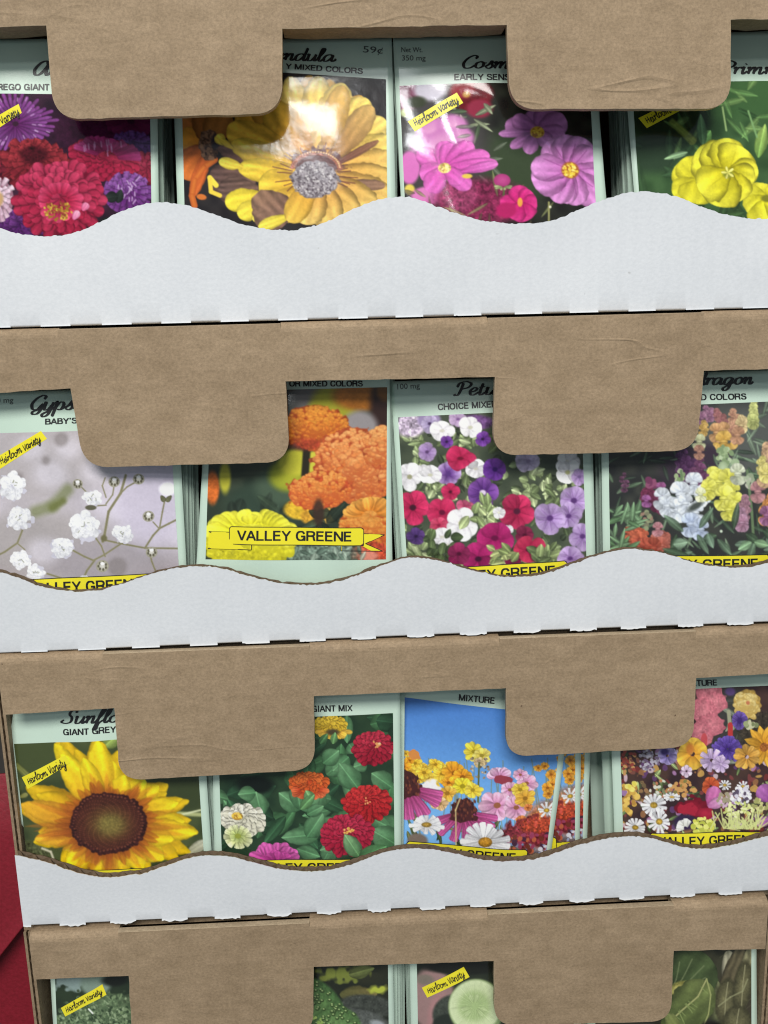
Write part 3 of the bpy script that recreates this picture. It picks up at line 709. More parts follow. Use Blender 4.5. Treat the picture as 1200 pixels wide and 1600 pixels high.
def paint_cosmos(p):
    p.fill((30, 28, 26), (44, 46, 38)); p.ell(800, 265, 60, 60, (54, 68, 44), soft=40)
    p.ell(690, 230, 70, 100, (70, 66, 66), soft=40)  # grey lift over the left half: gloss haze painted into the print
    p.ell(632, 150, 24, 24, (112, 34, 66), soft=10); p.ell(672, 142, 26, 17, (196, 190, 204), soft=9); p.ell(650, 160, 16, 9, (60, 66, 48), soft=6)
    p.ell(735, 150, 34, 26, (112, 20, 30), soft=8, tex=.1); p.ell(722, 142, 18, 14, (150, 34, 44), soft=6); p.ell(728, 150, 6, 5, (190, 140, 50), soft=3)
    p.ell(748, 172, 20, 14, (150, 42, 66), soft=7)
    p.leaves(16, (626, 160, 760, 240), 30, 3.5, [(120, 128, 100), (70, 84, 62)])
    p.ell(634, 176, 9, 7, (188, 200, 140), soft=4)
    for x, y, r in ((676, 206, 26), (706, 200, 24), (718, 218, 22), (660, 226, 20), (690, 226, 26)): p.ell(x, y, r, r*.8, (224, 150, 200), soft=9, col2=(196, 110, 180))
    p.leaves(10, (680, 200, 770, 280), 34, 4, [(96, 104, 88), (120, 128, 112)], op=.7)
    p.ell(640, 262, 16, 26, (220, 110, 190), soft=5); p.ell(640, 296, 8, 8, (226, 200, 70), soft=3); p.ell(670, 306, 28, 14, (222, 120, 190), soft=5)
    p.ell(748, 318, 70, 36, (128, 36, 74), soft=20, tex=.25); p.ell(716, 306, 30, 26, (150, 56, 96), soft=12, tex=.2)
    p.leaves(14, (640, 296, 900, 350), 34, 3, [(140, 140, 90), (110, 116, 70), (80, 70, 50)], op=.7)
    c0, c1 = (222, 76, 180), (236, 112, 204)
    for x, y, w in ((652, 236, 16), (656, 276, 17), (668, 300, 18), (694, 222, 17), (704, 226, 15), (738, 226, 17), (764, 244, 15), (776, 256, 10), (734, 296, 15), (722, 288, 14)):
        p.petal(694, 264, x, y, w, c0, c1)
    p.petal(720, 270, 777, 258, 8, (210, 80, 176), (230, 120, 206))
    p.ell(694, 264, 10, 8, (228, 204, 104), tex=.2); p.dots(16, 694, 266, 9, 7, 1.5, [(196, 140, 60), (244, 232, 160)])
    p.ell(729, 277, 8, 3.5, (232, 200, 70))
    p.line([(786, 300), (784, 340)], 1.6, (90, 96, 56)); p.ell(783, 284, 13, 10, (196, 70, 140), col2=(170, 50, 116)); p.rays(785, 294, 14, 6, 2.4, (120, 130, 80), (176, 186, 130), .4, a0=-30, a1=210)
    for x, y, w in ((780, 318, 13), (806, 292, 16), (828, 300, 14), (838, 322, 16), (824, 346, 18), (800, 344, 16)):
        p.petal(812, 320, x, y, w, (206, 24, 112), (232, 52, 142))
    p.ell(811, 318, 4, 7, (240, 160, 60)); p.ell(790, 330, 16, 12, (190, 30, 100), soft=5)
    D0, D1 = (150, 84, 146), (198, 124, 192)
    for x, y, w in ((836, 172, 20), (862, 172, 22), (884, 188, 20), (788, 196, 15), (800, 186, 14), (882, 212, 15), (778, 211, 7), (796, 232, 9), (822, 242, 12), (858, 228, 13)):
        p.petal(838, 209, x, y, w, D0, D1)
    p.ell(838, 209, 11, 9, (206, 160, 40)); p.dots(26, 838, 209, 10, 8, 1.7, [(232, 196, 60), (160, 100, 30)])
    for x, y, w in ((850, 226, 24), (880, 212, 24), (912, 216, 26), (932, 240, 26), (940, 286, 26), (934, 318, 24), (902, 322, 22), (884, 320, 16), (866, 318, 20), (830, 286, 30), (828, 262, 22)):
        p.petal(890, 267, x, y, w, (184, 94, 172), (226, 146, 218), streak=.11, fr=11, edge=.34)
    for x, y in ((848, 250), (866, 232), (898, 226), (916, 236), (932, 262), (926, 292), (900, 306), (876, 300), (848, 284)):
        p.line([(890, 267), (x, y)], .7, (140, 56, 130), op=.55)
    p.ell(890, 267, 14, 13, (170, 92, 30), soft=3); p.dots(60, 890, 267, 12, 11, 1.9, [(236, 200, 50), (206, 150, 40), (248, 226, 110)])
    p.line([(856, 318), (856, 360)], 1.5, (150, 150, 90)); p.ell(858, 325, 2, 2, (230, 230, 200))

def paint_primrose(p):
    p.fill((46, 74, 42), (64, 96, 56)); p.ell(1150, 150, 90, 40, (58, 92, 50), soft=30); p.ell(1020, 240, 60, 30, (44, 64, 44), soft=24)
    p.ell(1040, 190, 60, 30, (34, 48, 32), soft=20)
    p.leaves(46, (1060, 130, 1300, 240), 42, 4.5, [(92, 130, 72), (60, 96, 50), (116, 150, 84), (44, 72, 40)], op=.65)
    p.leaves(14, (990, 190, 1120, 300), 70, 7, [(60, 90, 58), (50, 76, 48)], op=.5, soft=5)
    p.petal(1045, 190, 1084, 226, 7, (120, 140, 60), (150, 160, 70), 'strap', op=.8, soft=3)
    p.leaf(1092, 226, 1108, 206, 10, (110, 160, 84)); p.leaf(1096, 230, 1092, 180, 8, (86, 124, 80)); p.leaf(1182, 248, 1192, 196, 10, (110, 150, 70), (150, 180, 90))
    p.leaf(1072, 240, 1036, 250, 5, (120, 150, 110)); p.line([(1126, 170), (1132, 206)], 1.4, (160, 190, 120)); p.line([(1166, 176), (1180, 216)], 1.4, (120, 160, 100))
    p.leaves(18, (1080, 310, 1200, 390), 50, 8, [(50, 74, 44), (66, 96, 54)], op=.8)
    a, b = (196, 184, 20), (244, 236, 60)
    for x, y, w in ((1052, 262, 22), (1064, 250, 22), (1050, 306, 20), (1076, 318, 26)): p.petal(1088, 286, x, y, w, (196, 186, 30), (232, 224, 50))
    for x, y, w in ((1200, 290, 30), (1228, 300, 26), (1166, 318, 26), (1170, 340, 28), (1200, 348, 34), (1232, 338, 26)): p.petal(1194, 312, x, y, w, (214, 206, 30), (240, 232, 60), streak=.12)
    p.ell(1194, 312, 9, 6, (120, 120, 30), soft=3)
    for x, y, w in ((1084, 240, 34), (1104, 226, 28), (1130, 218, 28), (1158, 232, 34), (1182, 268, 22), (1176, 282, 22), (1150, 318, 30), (1118, 324, 32), (1090, 300, 30)):
        p.petal(1134, 272, x, y, w, a, b, streak=.10, fr=8, edge=.42, tone=1+p.r.normal(0, .05))
    for x, y in ((1108, 244), (1146, 240), (1160, 262), (1150, 296), (1110, 290), (1100, 262)): p.line([(1134, 272), (x, y)], .9, (176, 164, 20), op=.5)
    p.ell(1134, 274, 8, 6, (130, 136, 40), soft=4); p.rays(1134, 272, 11, 5, 2, (226, 220, 90), (246, 240, 140), .9, r0=0)

def paint_gyps(p):
    p.fill((206, 198, 212), (220, 212, 228)); p.ell(60, 720, 120, 70, (172, 165, 168), soft=60); p.ell(60, 850, 130, 60, (166, 159, 160), soft=50)
    p.ell(180, 880, 120, 40, (160, 152, 158), soft=40); p.ell(240, 760, 60, 90, (196, 188, 206), soft=40)
    for x, y, r in ((80, 740, 30), (50, 700, 26), (110, 700, 24), (70, 860, 28), (180, 720, 28), (150, 735, 24), (210, 690, 30)): p.ell(x, y, r, r*.8, (206, 200, 210), soft=22, op=.7)
    for x, y, r in ((74, 719, 8), (98, 686, 12), (185, 884, 16), (30, 745, 9)): p.ell(x, y, r, r, (126, 118, 118), soft=9, op=.6)
    p.line([(58, 798), (84, 790), (108, 764)], 10, (124, 130, 90), soft=12, op=.7); p.line([(84, 792), (100, 782)], 6, (106, 112, 62), soft=8, op=.8)
    ST = (124, 120, 90)
    for pts, w in (([(198, 742), (190, 770), (172, 798), (165, 834), (162, 845)], 3.4), ([(218, 750), (200, 760), (188, 772)], 2), ([(180, 758), (178, 772), (168, 786)], 1.8), ([(168, 776), (162, 758), (166, 746)], 1.6), ([(140, 790), (168, 788)], 1.8), ([(128, 758), (138, 768)], 1.6),
                   ([(162, 842), (180, 846), (228, 855), (280, 857)], 2.4), ([(228, 855), (240, 836), (250, 825), (264, 818), (284, 808)], 2.6), ([(250, 824), (254, 800), (258, 780)], 2), ([(240, 815), (248, 824)], 1.6), ([(234, 856), (238, 876), (244, 892)], 2.2),
                   ([(112, 856), (134, 868), (148, 874), (164, 866), (194, 846)], 2.4), ([(150, 838), (160, 852), (166, 868)], 2), ([(150, 874), (138, 890), (130, 908)], 2.8), ([(-20, 876), (8, 862), (28, 848), (36, 828)], 2.6), ([(30, 850), (40, 858)], 1.6), ([(76, 895), (104, 904)], 2.4)):
        p.line(pts, w*.6, ST, col2=(140, 134, 104), soft=1.6)
    p.ell(164, 840, 5, 5, (108, 104, 72), soft=3)
    def gyp(x, y, rx, ry, n=15):
        rx, ry = rx*.9, ry*.9
        p.ell(x, y+1.5, rx*.8, ry*.8, (196, 194, 208), rag=.25)
        for f, sh in ((1.0, 0), (.8, 6), (.58, 10), (.36, 12)):
            for i in range(int(n*(.45+.55*f))):
                a = p.r.uniform(0, 6.283); q = f*p.r.uniform(.78, 1.08); b = 232+sh+p.r.normal(0, 6)-(14 if math.sin(a) > .2 else 0)
                p.petal(x+rx*q*.25*math.cos(a), y+ry*q*.25*math.sin(a), x+rx*q*math.cos(a), y+ry*q*math.sin(a), rx*p.r.uniform(.2, .32), (b-16, b-15, b-6), (b+8, b+8, b+12), edge=.10, streak=.03)
        for i in range(4):
            px_, py_ = x+p.r.normal(0, rx*.18), y+p.r.normal(0, ry*.2); p.line([(px_, py_), (px_+p.r.normal(0, 2.5), py_+p.r.normal(1, 2.5))], .8, (140, 142, 120), op=.7)
    for x, y, rx, ry in ((20, 758, 25, 27), (32, 808, 25, 22), (146, 777, 18, 15), (135, 820, 29, 27), (100, 853, 22, 20), (194, 832, 19, 17), (34, 874, 19, 18), (58, 893, 17, 15), (134, 902, 9, 5)): gyp(x, y, rx, ry)
    p.ell(144, 792, 9, 4, (96, 94, 74)); p.ell(262, 764, 13, 11, (236, 234, 244), soft=4); p.petal(252, 774, 258, 784, 4, (96, 96, 70), (110, 110, 80)); p.petal(268, 774, 260, 784, 4, (96, 96, 70), (110, 110, 80))
    for x, y, r in ((124, 755, 9), (180, 752, 10), (218, 748, 10), (233, 806, 10), (238, 862, 10), (162, 883, 11)):
        r = r*.88; p.ell(x, y, r, r*.95, (206, 204, 196), col2=(150, 146, 124))
        for i in range(7):
            a = i*.9+x; p.ell(x+r*.62*math.cos(a), y+r*.55*math.sin(a), 1.7, 2.2, (92, 88, 70))
        p.ell(x, y-r*.4, 3.4, 2.4, (232, 230, 232))

def paint_marigold(p):
    p.fill((42, 52, 42), (58, 66, 52)); p.ell(470, 630, 90, 32, (104, 100, 98), soft=26); p.ell(400, 640, 60, 50, (60, 66, 62), soft=30)
    p.ell(526, 628, 38, 30, (150, 148, 40), soft=16); p.ell(505, 640, 24, 18, (160, 156, 44), soft=12); p.ell(566, 618, 46, 24, (166, 100, 34), soft=12, tex=.06); p.ell(600, 640, 22, 60, (52, 36, 34), soft=16); p.ell(602, 610, 14, 16, (110, 70, 30), soft=10)
    p.ell(562, 668, 28, 26, (142, 136, 138), soft=14); p.ell(420, 790, 70, 40, (50, 66, 54), soft=26); p.ell(440, 760, 40, 30, (70, 88, 70), soft=20)
    p.ell(452, 742, 32, 26, (178, 180, 46), soft=12, col2=(130, 140, 40)); p.ell(462, 722, 26, 20, (196, 192, 54), soft=9); p.ell(492, 722, 18, 18, (200, 192, 60), soft=7)
    p.line([(480, 700), (477, 742)], 6, (44, 40, 30), soft=3); p.line([(499, 792), (496, 850)], 6, (58, 50, 40), soft=4)
    p.ell(332, 762, 11, 26, (204, 102, 40), soft=5, tex=.1); p.ell(352, 746, 9, 24, (176, 172, 50), soft=6); p.leaves(12, (330, 760, 470, 840), 40, 9, [(52, 66, 50), (74, 90, 72), (40, 48, 40)], op=.6, soft=4)
    p.ruffle(494, 668, 52, 35, (160, 68, 30), (216, 108, 38), (236, 152, 54), 320, 4.8, 4)
    p.ell(482, 694, 32, 10, (150, 50, 40), soft=8, op=.6, tex=.2)
    p.ell(470, 795, 26, 16, (220, 176, 44), soft=5, tex=.1); p.ell(490, 806, 20, 14, (206, 150, 44), soft=4, tex=.15); p.ell(512, 804, 14, 12, (224, 170, 70), soft=4)
    p.leaves(12, (480, 790, 560, 870), 34, 10, [(58, 74, 58), (40, 50, 40)], op=.9)
    p.ruffle(556, 728, 66, 58, (176, 78, 42), (228, 118, 54), (248, 172, 100), 520, 5.4, 20)
    p.ruffle(500, 765, 50, 30, (180, 72, 38), (232, 118, 48), (248, 164, 80), 260, 4.8, -8)
    p.ruffle(596, 700, 30, 34, (176, 78, 42), (228, 124, 58), (248, 174, 100), 140, 5.2)
    p.ell(498, 800, 9, 22, (60, 44, 36), soft=5, op=.8)
    p.ruffle(578, 822, 48, 36, (186, 84, 34), (226, 130, 48), (244, 170, 78), 240, 5)
    p.rays(578, 806, 42, 15, 8, (226, 130, 40), (244, 172, 76), .7, a0=190, a1=350, r0=.3)
    p.ell(586, 864, 34, 16, (190, 70, 44), soft=6, rag=.2, tex=.3); p.ell(576, 868, 16, 8, (228, 150, 130), soft=5, op=.7)
    p.ell(500, 862, 60, 22, (104, 122, 108), soft=14, tex=.35); p.leaves(30, (450, 842, 570, 880), 16, 4, [(90, 110, 96), (140, 156, 140), (64, 80, 68)], op=.8)
    p.ruffle(390, 846, 72, 44, (176, 168, 22), (222, 214, 30), (244, 238, 60), 220, 9)
    p.rays(395, 836, 74, 20, 13, (226, 218, 34), (246, 240, 70), .5, a0=185, a1=355, r0=.5)
    p.ell(380, 866, 60, 10, (196, 184, 30), soft=6, op=.4, tex=.3)

def paint_petunia(p):
    G = [(70, 84, 54), (96, 112, 70), (130, 148, 96), (52, 62, 44), (156, 170, 120)]
    p.fill((60, 70, 54), (78, 88, 66)); p.leaves(210, (620, 640, 925, 930), 20, 6, G[:4])
    for x, y in ((645, 690), (660, 720), (675, 760), (700, 780), (730, 795), (760, 800), (820, 770), (850, 760), (835, 745), (870, 770), (655, 870), (780, 880), (720, 745), (730, 690), (650, 860), (845, 870)):
        p.leaves(9, (x-12, y-10, x+12, y+10), 17, 5.5, G[2:3]+G[4:]+G[1:2])
    p.ell(740, 660, 30, 12, (110, 70, 130), soft=5, tex=.2); p.ell(640, 665, 24, 18, (190, 170, 196), soft=8, tex=.3); p.ell(670, 656, 18, 13, (150, 130, 176), soft=5)
    W, W2 = (218, 214, 220), (240, 238, 240); Rd, R2 = (176, 20, 66), (216, 40, 94); V, V2 = (88, 36, 132), (132, 70, 176); Lv, L2 = (158, 118, 188), (196, 164, 220); Mg, M2 = (164, 14, 90), (206, 34, 120)
    def f(x, y, r, a, b, th, sq=1, vein=None, tilt=0): p.lobed(x, y, r, a, b, th, 5, sq, p.r.uniform(0, 72), vein, tilt)
    f(671, 662, 14, (150, 130, 180), (186, 170, 206), (70, 50, 90)); f(715, 655, 15, (176, 140, 190), (200, 170, 210), (120, 80, 140), .8); f(690, 673, 19, W, W2, (200, 196, 180), .8); f(734, 668, 19, W, W2, (196, 196, 170), .9, tilt=40)
    f(697, 690, 10, V, V2, (40, 20, 60)); f(753, 686, 12, V, V2, (40, 20, 60)); f(667, 706, 15, (150, 110, 180), (180, 150, 200), (90, 60, 110)); f(700, 740, 20, V, L2, (90, 50, 130), 1)
    f(718, 716, 24, Rd, R2, (120, 14, 44), .7); f(742, 732, 17, W, W2, (190, 186, 170), .75, tilt=-20); f(660, 738, 13, W, W2, (210, 210, 190)); f(772, 733, 20, (72, 26, 118), (110, 50, 158), (40, 12, 80))
    f(640, 745, 20, W, W2, (150, 150, 110), 1.1); f(672, 742, 18, W, W2, (190, 190, 160), .8); f(703, 768, 14, Rd, R2, (90, 10, 40)); f(753, 769, 25, V, (150, 84, 190), (220, 200, 230), 1, (60, 20, 100))
    f(645, 793, 26, Rd, R2, (70, 20, 40), 1.05, (120, 10, 50)); f(690, 800, 24, Rd, R2, (110, 10, 50)); f(685, 820, 14, (200, 40, 80), (224, 70, 110), (150, 20, 60)); f(725, 790, 14, (190, 60, 100), (214, 90, 130), (160, 40, 80), .6)
    f(806, 798, 27, Rd, (218, 44, 96), (84, 24, 50), 1.05, (120, 10, 50)); f(720, 817, 24, W, W2, (214, 206, 150), 1.1); f(788, 828, 12, W, W2, (200, 200, 190), .7)
    p.leaves(16, (730, 788, 775, 812), 20, 6, [(160, 176, 116), (130, 150, 90)]); f(778, 800, 10, W, W2, (220, 220, 190))
    f(650, 838, 14, (70, 40, 110), (100, 64, 140), (40, 20, 60)); f(690, 838, 18, W, W2, (200, 196, 180), .7); f(698, 850, 12, W, W2, (210, 206, 190))
    p.leaves(16, (672, 838, 705, 868), 18, 6, [(60, 76, 44), (84, 104, 60)])
    f(772, 840, 29, Mg, M2, (110, 10, 64), .85); f(818, 835, 16, (120, 20, 60), (150, 36, 76), (80, 10, 40)); f(825, 858, 25, Rd, (212, 44, 84), (70, 14, 40), .85); f(746, 872, 26, Mg, M2, (64, 10, 44), .9); f(716, 864, 18, (130, 20, 70), (160, 34, 92), (80, 10, 44)); f(800, 876, 14, (120, 10, 60), (150, 20, 80), (80, 10, 40))
    p.leaves(14, (765, 855, 800, 878), 18, 5, [(150, 160, 96), (120, 136, 76)]); p.leaves(14, (835, 858, 868, 880), 20, 6, [(130, 148, 90), (90, 106, 64)])
    f(824, 720, 20, (180, 160, 204), (206, 192, 222), (140, 120, 160), .8); f(886, 722, 20, W, W2, (210, 206, 190)); f(886, 738, 20, W, W2, (170, 170, 110)); f(905, 745, 14, Lv, L2, (120, 90, 150))
    Dk = (90, 50, 120); f(896, 782, 25, Lv, L2, Dk, 1, (120, 70, 150)); f(888, 806, 20, Lv, L2, Dk, 1, (120, 70, 150)); f(858, 809, 26, Lv, L2, Dk, 1, (120, 70, 150)); f(910, 838, 22, Lv, L2, Dk, 1, (120, 70, 150)); f(890, 872, 22, Lv, L2, Dk, .8, (120, 70, 150))

def paint_snap(p):
    p.fill((44, 46, 46), (60, 62, 56)); p.ell(1160, 690, 90, 60, (84, 88, 84), soft=50); p.ell(1090, 730, 60, 40, (60, 46, 62), soft=26)
    p.leaves(120, (955, 700, 1240, 900), 30, 3, [(62, 86, 62), (84, 112, 80), (104, 132, 98), (50, 66, 52)], op=.75); p.leaves(30, (1150, 640, 1240, 730), 36, 3.5, [(110, 132, 104), (90, 112, 88)], op=.7)
    def snap(x, y, c0, c1, k=1.0):
        p.rays(x, y-4*k, 11*k, 3, 7*k, c0, c1, .9, a0=195, a1=345, r0=0, edge=.2); p.rays(x, y+4*k, 12*k, 3, 7*k, np.array(c0)*.94, c1, .9, a0=20, a1=160, r0=0, edge=.25)
        p.ell(x, y, 5*k, 3.4*k, np.array(c1)*1.02, col2=np.array(c0)*.9); p.line([(x-4*k, y+1*k), (x+4*k, y+1*k)], .7, np.array(c0)*.6, op=.6)
    def spike(x, y, h, c0, c1, n, k, wd=10):
        for i in range(n):
            t = i/max(1, n-1); snap(x+p.r.normal(0, wd*(.3+.7*t)), y+h*t, np.array(c0)*p.r.uniform(.85, 1.05), np.array(c1)*p.r.uniform(.92, 1.04), k*(.6+.4*t))
    P = (128, 52, 104)
    spike(1068, 705, 34, (84, 40, 88), (118, 66, 122), 7, 1.0, 14); spike(1088, 722, 30, (96, 44, 84), (126, 70, 110), 6, 1, 10); spike(975, 742, 20, (90, 50, 80), (130, 80, 110), 4, .5, 8)
    spike(1105, 640, 14, (150, 90, 130), (176, 120, 150), 4, .8, 10); spike(1100, 662, 10, (200, 150, 60), (216, 170, 80), 3, .7, 6); spike(1120, 645, 22, (150, 84, 92), (180, 110, 104), 5, .9, 10)
    spike(1145, 645, 30, (186, 120, 96), (206, 150, 110), 6, .9, 9); spike(1155, 655, 10, (206, 170, 110), (224, 196, 130), 3, .9, 5); spike(1178, 632, 26, (170, 180, 90), (200, 206, 110), 5, .9, 10)
    spike(1130, 668, 8, (206, 140, 80), (222, 164, 100), 3, 1.1, 6); snap(1128, 690, (206, 150, 44), (226, 176, 70), 1.3); p.petal(1120, 692, 1115, 699, 7, (214, 160, 50), (230, 180, 80)); p.petal(1140, 690, 1148, 700, 7, (214, 160, 50), (230, 180, 80)); snap(1150, 680, (190, 130, 90), (210, 150, 110), 1)
    snap(1090, 690, (186, 190, 130), (210, 212, 160), .9); snap(1090, 706, (180, 120, 100), (200, 140, 110), .8)
    p.line([(1134, 700), (1128, 730), (1126, 760)], 2.2, (110, 138, 92)); p.dots(26, 1130, 712, 11, 16, 4, [(150, 176, 120), (176, 198, 150), (122, 150, 98)]); p.ell(1127, 730, 8, 10, (176, 198, 150), col2=(140, 166, 116)); p.ell(1146, 722, 7, 6, (150, 176, 128))
    spike(1008, 765, 24, (96, 34, 62), (130, 46, 82), 9, 1.0, 18); p.dots(10, 1010, 755, 14, 6, 5, [(150, 70, 110), (120, 50, 90)]); snap(1030, 762, (140, 60, 120), (170, 90, 150), .7); snap(1008, 782, (150, 70, 140), (180, 100, 170), .7)
    p.dots(18, 1060, 750, 8, 16, 4, [(120, 150, 90), (150, 176, 116), (170, 186, 140)]); p.line([(1062, 735), (1064, 790)], 2, (100, 130, 84))
    B0, B1 = (196, 206, 222), (224, 232, 240)
    for x, y, k in ((1082, 755, 1.3), (1098, 770, 1.1), (1092, 778, 1.0), (1032, 778, 1.3), (1040, 790, 1.2), (1060, 772, 1.5), (1056, 796, 1.3), (1068, 786, 1.2), (1084, 800, 1.2), (1076, 818, 1.3), (1092, 826, 1.2)): snap(x, y, B0 if y < 805 else (160, 178, 214), B1 if y < 805 else (196, 210, 234), k)
    p.ell(1084, 790, 14, 5, (70, 78, 72), -30, soft=4)
    Y0, Y1 = (206, 202, 40), (236, 232, 80)
    for x, y, k in ((1112, 742, 1.0), (1120, 752, 1.4), (1104, 764, 1.2), (1134, 752, 1.4), (1140, 768, 1.3), (1128, 778, 1.4), (1146, 784, 1.2), (1136, 796, 1.2)): snap(x, y, Y0, Y1, k)
    snap(1150, 740, (190, 200, 160), (220, 226, 196), 1.2); snap(1092, 772, (206, 210, 150), (226, 230, 180), .8)
    p.line([(1165, 735), (1172, 800), (1176, 860)], 2.2, (96, 124, 80)); p.dots(16, 1168, 752, 9, 12, 4.4, [(160, 176, 140), (140, 156, 120), (180, 180, 160)]); spike(1162, 780, 26, (150, 96, 120), (186, 130, 146), 6, 1, 8); snap(1182, 768, (176, 110, 120), (206, 140, 140), 1.2); spike(1155, 800, 16, (170, 110, 140), (190, 140, 170), 4, 1, 8)
    spike(1196, 700, 44, (196, 140, 120), (224, 180, 120), 9, 1.2, 10); spike(1188, 720, 20, (206, 190, 80), (226, 210, 110), 4, 1, 6); spike(1202, 780, 30, (196, 110, 40), (220, 140, 60), 6, 1.3, 8); snap(1196, 805, (150, 80, 130), (180, 110, 160), 1.1)
    spike(990, 830, 20, (196, 74, 44), (218, 96, 60), 8, 1.2, 12); spike(1030, 836, 16, (190, 80, 60), (214, 110, 90), 7, 1.1, 10); spike(1008, 850, 6, (180, 60, 40), (206, 84, 56), 5, 1.2, 18); p.dots(18, 1006, 812, 12, 14, 3.6, [(140, 150, 104), (120, 120, 90), (160, 120, 100)]); snap(1026, 826, (190, 110, 120), (210, 140, 150), .8)
    p.leaf(980, 820, 980, 784, 7, (84, 112, 80)); p.leaf(990, 815, 1000, 780, 6, (70, 98, 66)); p.leaves(26, (958, 800, 990, 870), 30, 4, [(76, 112, 70), (96, 132, 90)]); p.leaves(40, (1040, 820, 1200, 900), 34, 6, [(62, 86, 60), (84, 112, 84), (104, 136, 108)], op=.9)
    p.leaf(1050, 850, 1072, 846, 9, (110, 140, 110)); p.leaf(1172, 846, 1150, 858, 7, (110, 148, 104)); p.leaf(1176, 846, 1200, 852, 7, (104, 140, 96)); p.ell(1124, 829, 2.2, 2.2, (200, 220, 190))

def paint_sunflower(p):
    p.fill((54, 64, 38), (74, 84, 50)); p.ell(60, 1180, 60, 30, (66, 76, 44), soft=24); p.ell(250, 1160, 60, 30, (60, 74, 40), soft=24); p.ell(280, 1230, 50, 40, (56, 66, 40), soft=20)
    p.petal(24, 1194, 50, 1216, 6, (110, 116, 60), (120, 124, 66), 'strap', soft=4); p.line([(268, 1268), (330, 1274)], 3, (170, 176, 120), soft=3); p.line([(274, 1273), (320, 1264)], 1.4, (210, 214, 170), soft=2); p.leaf(164, 1164, 186, 1146, 12, (120, 140, 70))
    p.petal(292, 1334, 330, 1310, 9, (160, 160, 130), (196, 196, 176), 'point'); p.petal(30, 1246, 44, 1240, 4, (120, 120, 60), (140, 140, 80)); p.ell(50, 1330, 30, 14, (84, 90, 60), soft=9, tex=.3); p.line([(66, 1325), (80, 1330), (84, 1340)], 1.6, (200, 196, 170), soft=2)
    cx, cy = 171, 1283
    S0, S1 = (196, 110, 26), (252, 226, 30)
    back = [(40, 1228, 22), (62, 1250, 26), (88, 1152, 22), (98, 1150, 20), (120, 1168, 22), (150, 1149, 22), (160, 1156, 20), (186, 1170, 22), (205, 1190, 24), (225, 1205, 24), (264, 1222, 22), (262, 1236, 16), (24, 1262, 20), (296, 1250, 18), (286, 1246, 16), (300, 1280, 18), (310, 1300, 22), (298, 1331, 18), (280, 1338, 20), (236, 1352, 22), (200, 1362, 22), (160, 1364, 22), (120, 1358, 22), (96, 1345, 22), (52, 1316, 20), (60, 1300, 20), (58, 1240, 22)]
    for x, y, w in back:
        d = math.hypot(x-cx, (y-cy)*1.15)
        p.petal(cx+(x-cx)*.26, cy+(y-cy)*.26, x, y, w*.95, (176, 92, 22), (238, 200, 26), 'sun', streak=.09, fr=7, edge=.28, tone=.95, g=.6)
    front = [(86, 1160, 18), (78, 1208, 24), (96, 1176, 22), (112, 1186, 20), (132, 1180, 17), (153, 1154, 21), (142, 1170, 18), (178, 1186, 20), (196, 1208, 20), (228, 1216, 22), (250, 1225, 20), (30, 1258, 19), (36, 1270, 20), (64, 1284, 20), (280, 1252, 18), (266, 1262, 16), (290, 1282, 18), (308, 1301, 18), (272, 1310, 20), (258, 1340, 22), (226, 1356, 20), (178, 1362, 18), (148, 1362, 20), (106, 1352, 22), (54, 1312, 18), (84, 1324, 18)]
    front = [q for i_, q in enumerate(front) if i_ not in (1, 3, 6, 13, 15, 25)]; p.r.shuffle(front)
    for x, y, w in front:
        p.petal(cx+(x-cx)*.3, cy+(y-cy)*.3, x, y, w*.98, S0 if y > 1200 else (214, 140, 28), S1 if x > 90 or y < 1240 else (232, 178, 40), 'sun', streak=.09, fr=7, edge=.24, tone=1+p.r.normal(0, .04), g=.6)
    for i in range(44):
        a = 6.283*i/44+p.r.normal(0, .05); q = p.r.uniform(.95, 1.25)
        p.petal(cx+46*math.cos(a), cy+38*math.sin(a), cx+70*q*math.cos(a), cy+58*q*math.sin(a), 6, (124, 56, 24), (190, 104, 26), 'point', op=.7, soft=2)
    for i in range(70):
        a = p.r.uniform(0, 6.283); q = p.r.uniform(.9, 1.5)*(1.15 if math.sin(a) > -.3 else .9)
        p.petal(cx+44*math.cos(a), cy+36*math.sin(a), cx+78*q*math.cos(a), cy+62*q*math.sin(a), 5, (140, 62, 24), (206, 120, 34), 'point', op=.42, soft=3)
    p.ell(cx, cy, 57, 46, (66, 32, 26), rag=.03, soft=3)
    for i in range(60):
        a = 6.283*i/60; q = p.r.uniform(.96, 1.06); p.ell(cx+55*q*math.cos(a), cy+45*q*math.sin(a), 4.2, 3.6, (56, 26, 24), tex=.2); p.ell(cx+53*q*math.cos(a)-1, cy+43*q*math.sin(a)-1, 1.7, 1.4, (112, 60, 44))
    p.ell(cx, cy+1, 47, 37, (70, 36, 28), soft=8, tex=.12); p.ell(cx+3, cy+2, 36, 28, (84, 54, 32), soft=16, tex=.1); p.ell(cx+4, cy+3, 22, 17, (112, 98, 48), soft=15, tex=.1)
    for i in range(620):
        a = i*2.39996; q = math.sqrt(i/620); c = lerp(np.array((130, 122, 62.)), np.array((104, 54, 36.)), min(1, q*1.3)); s_ = -1 if i % 2 else 1
        p.ell(cx+51*q*math.cos(a), cy+41*q*math.sin(a), 1.2, 1.0, c*(1+.16*s_), op=.6, soft=.8)

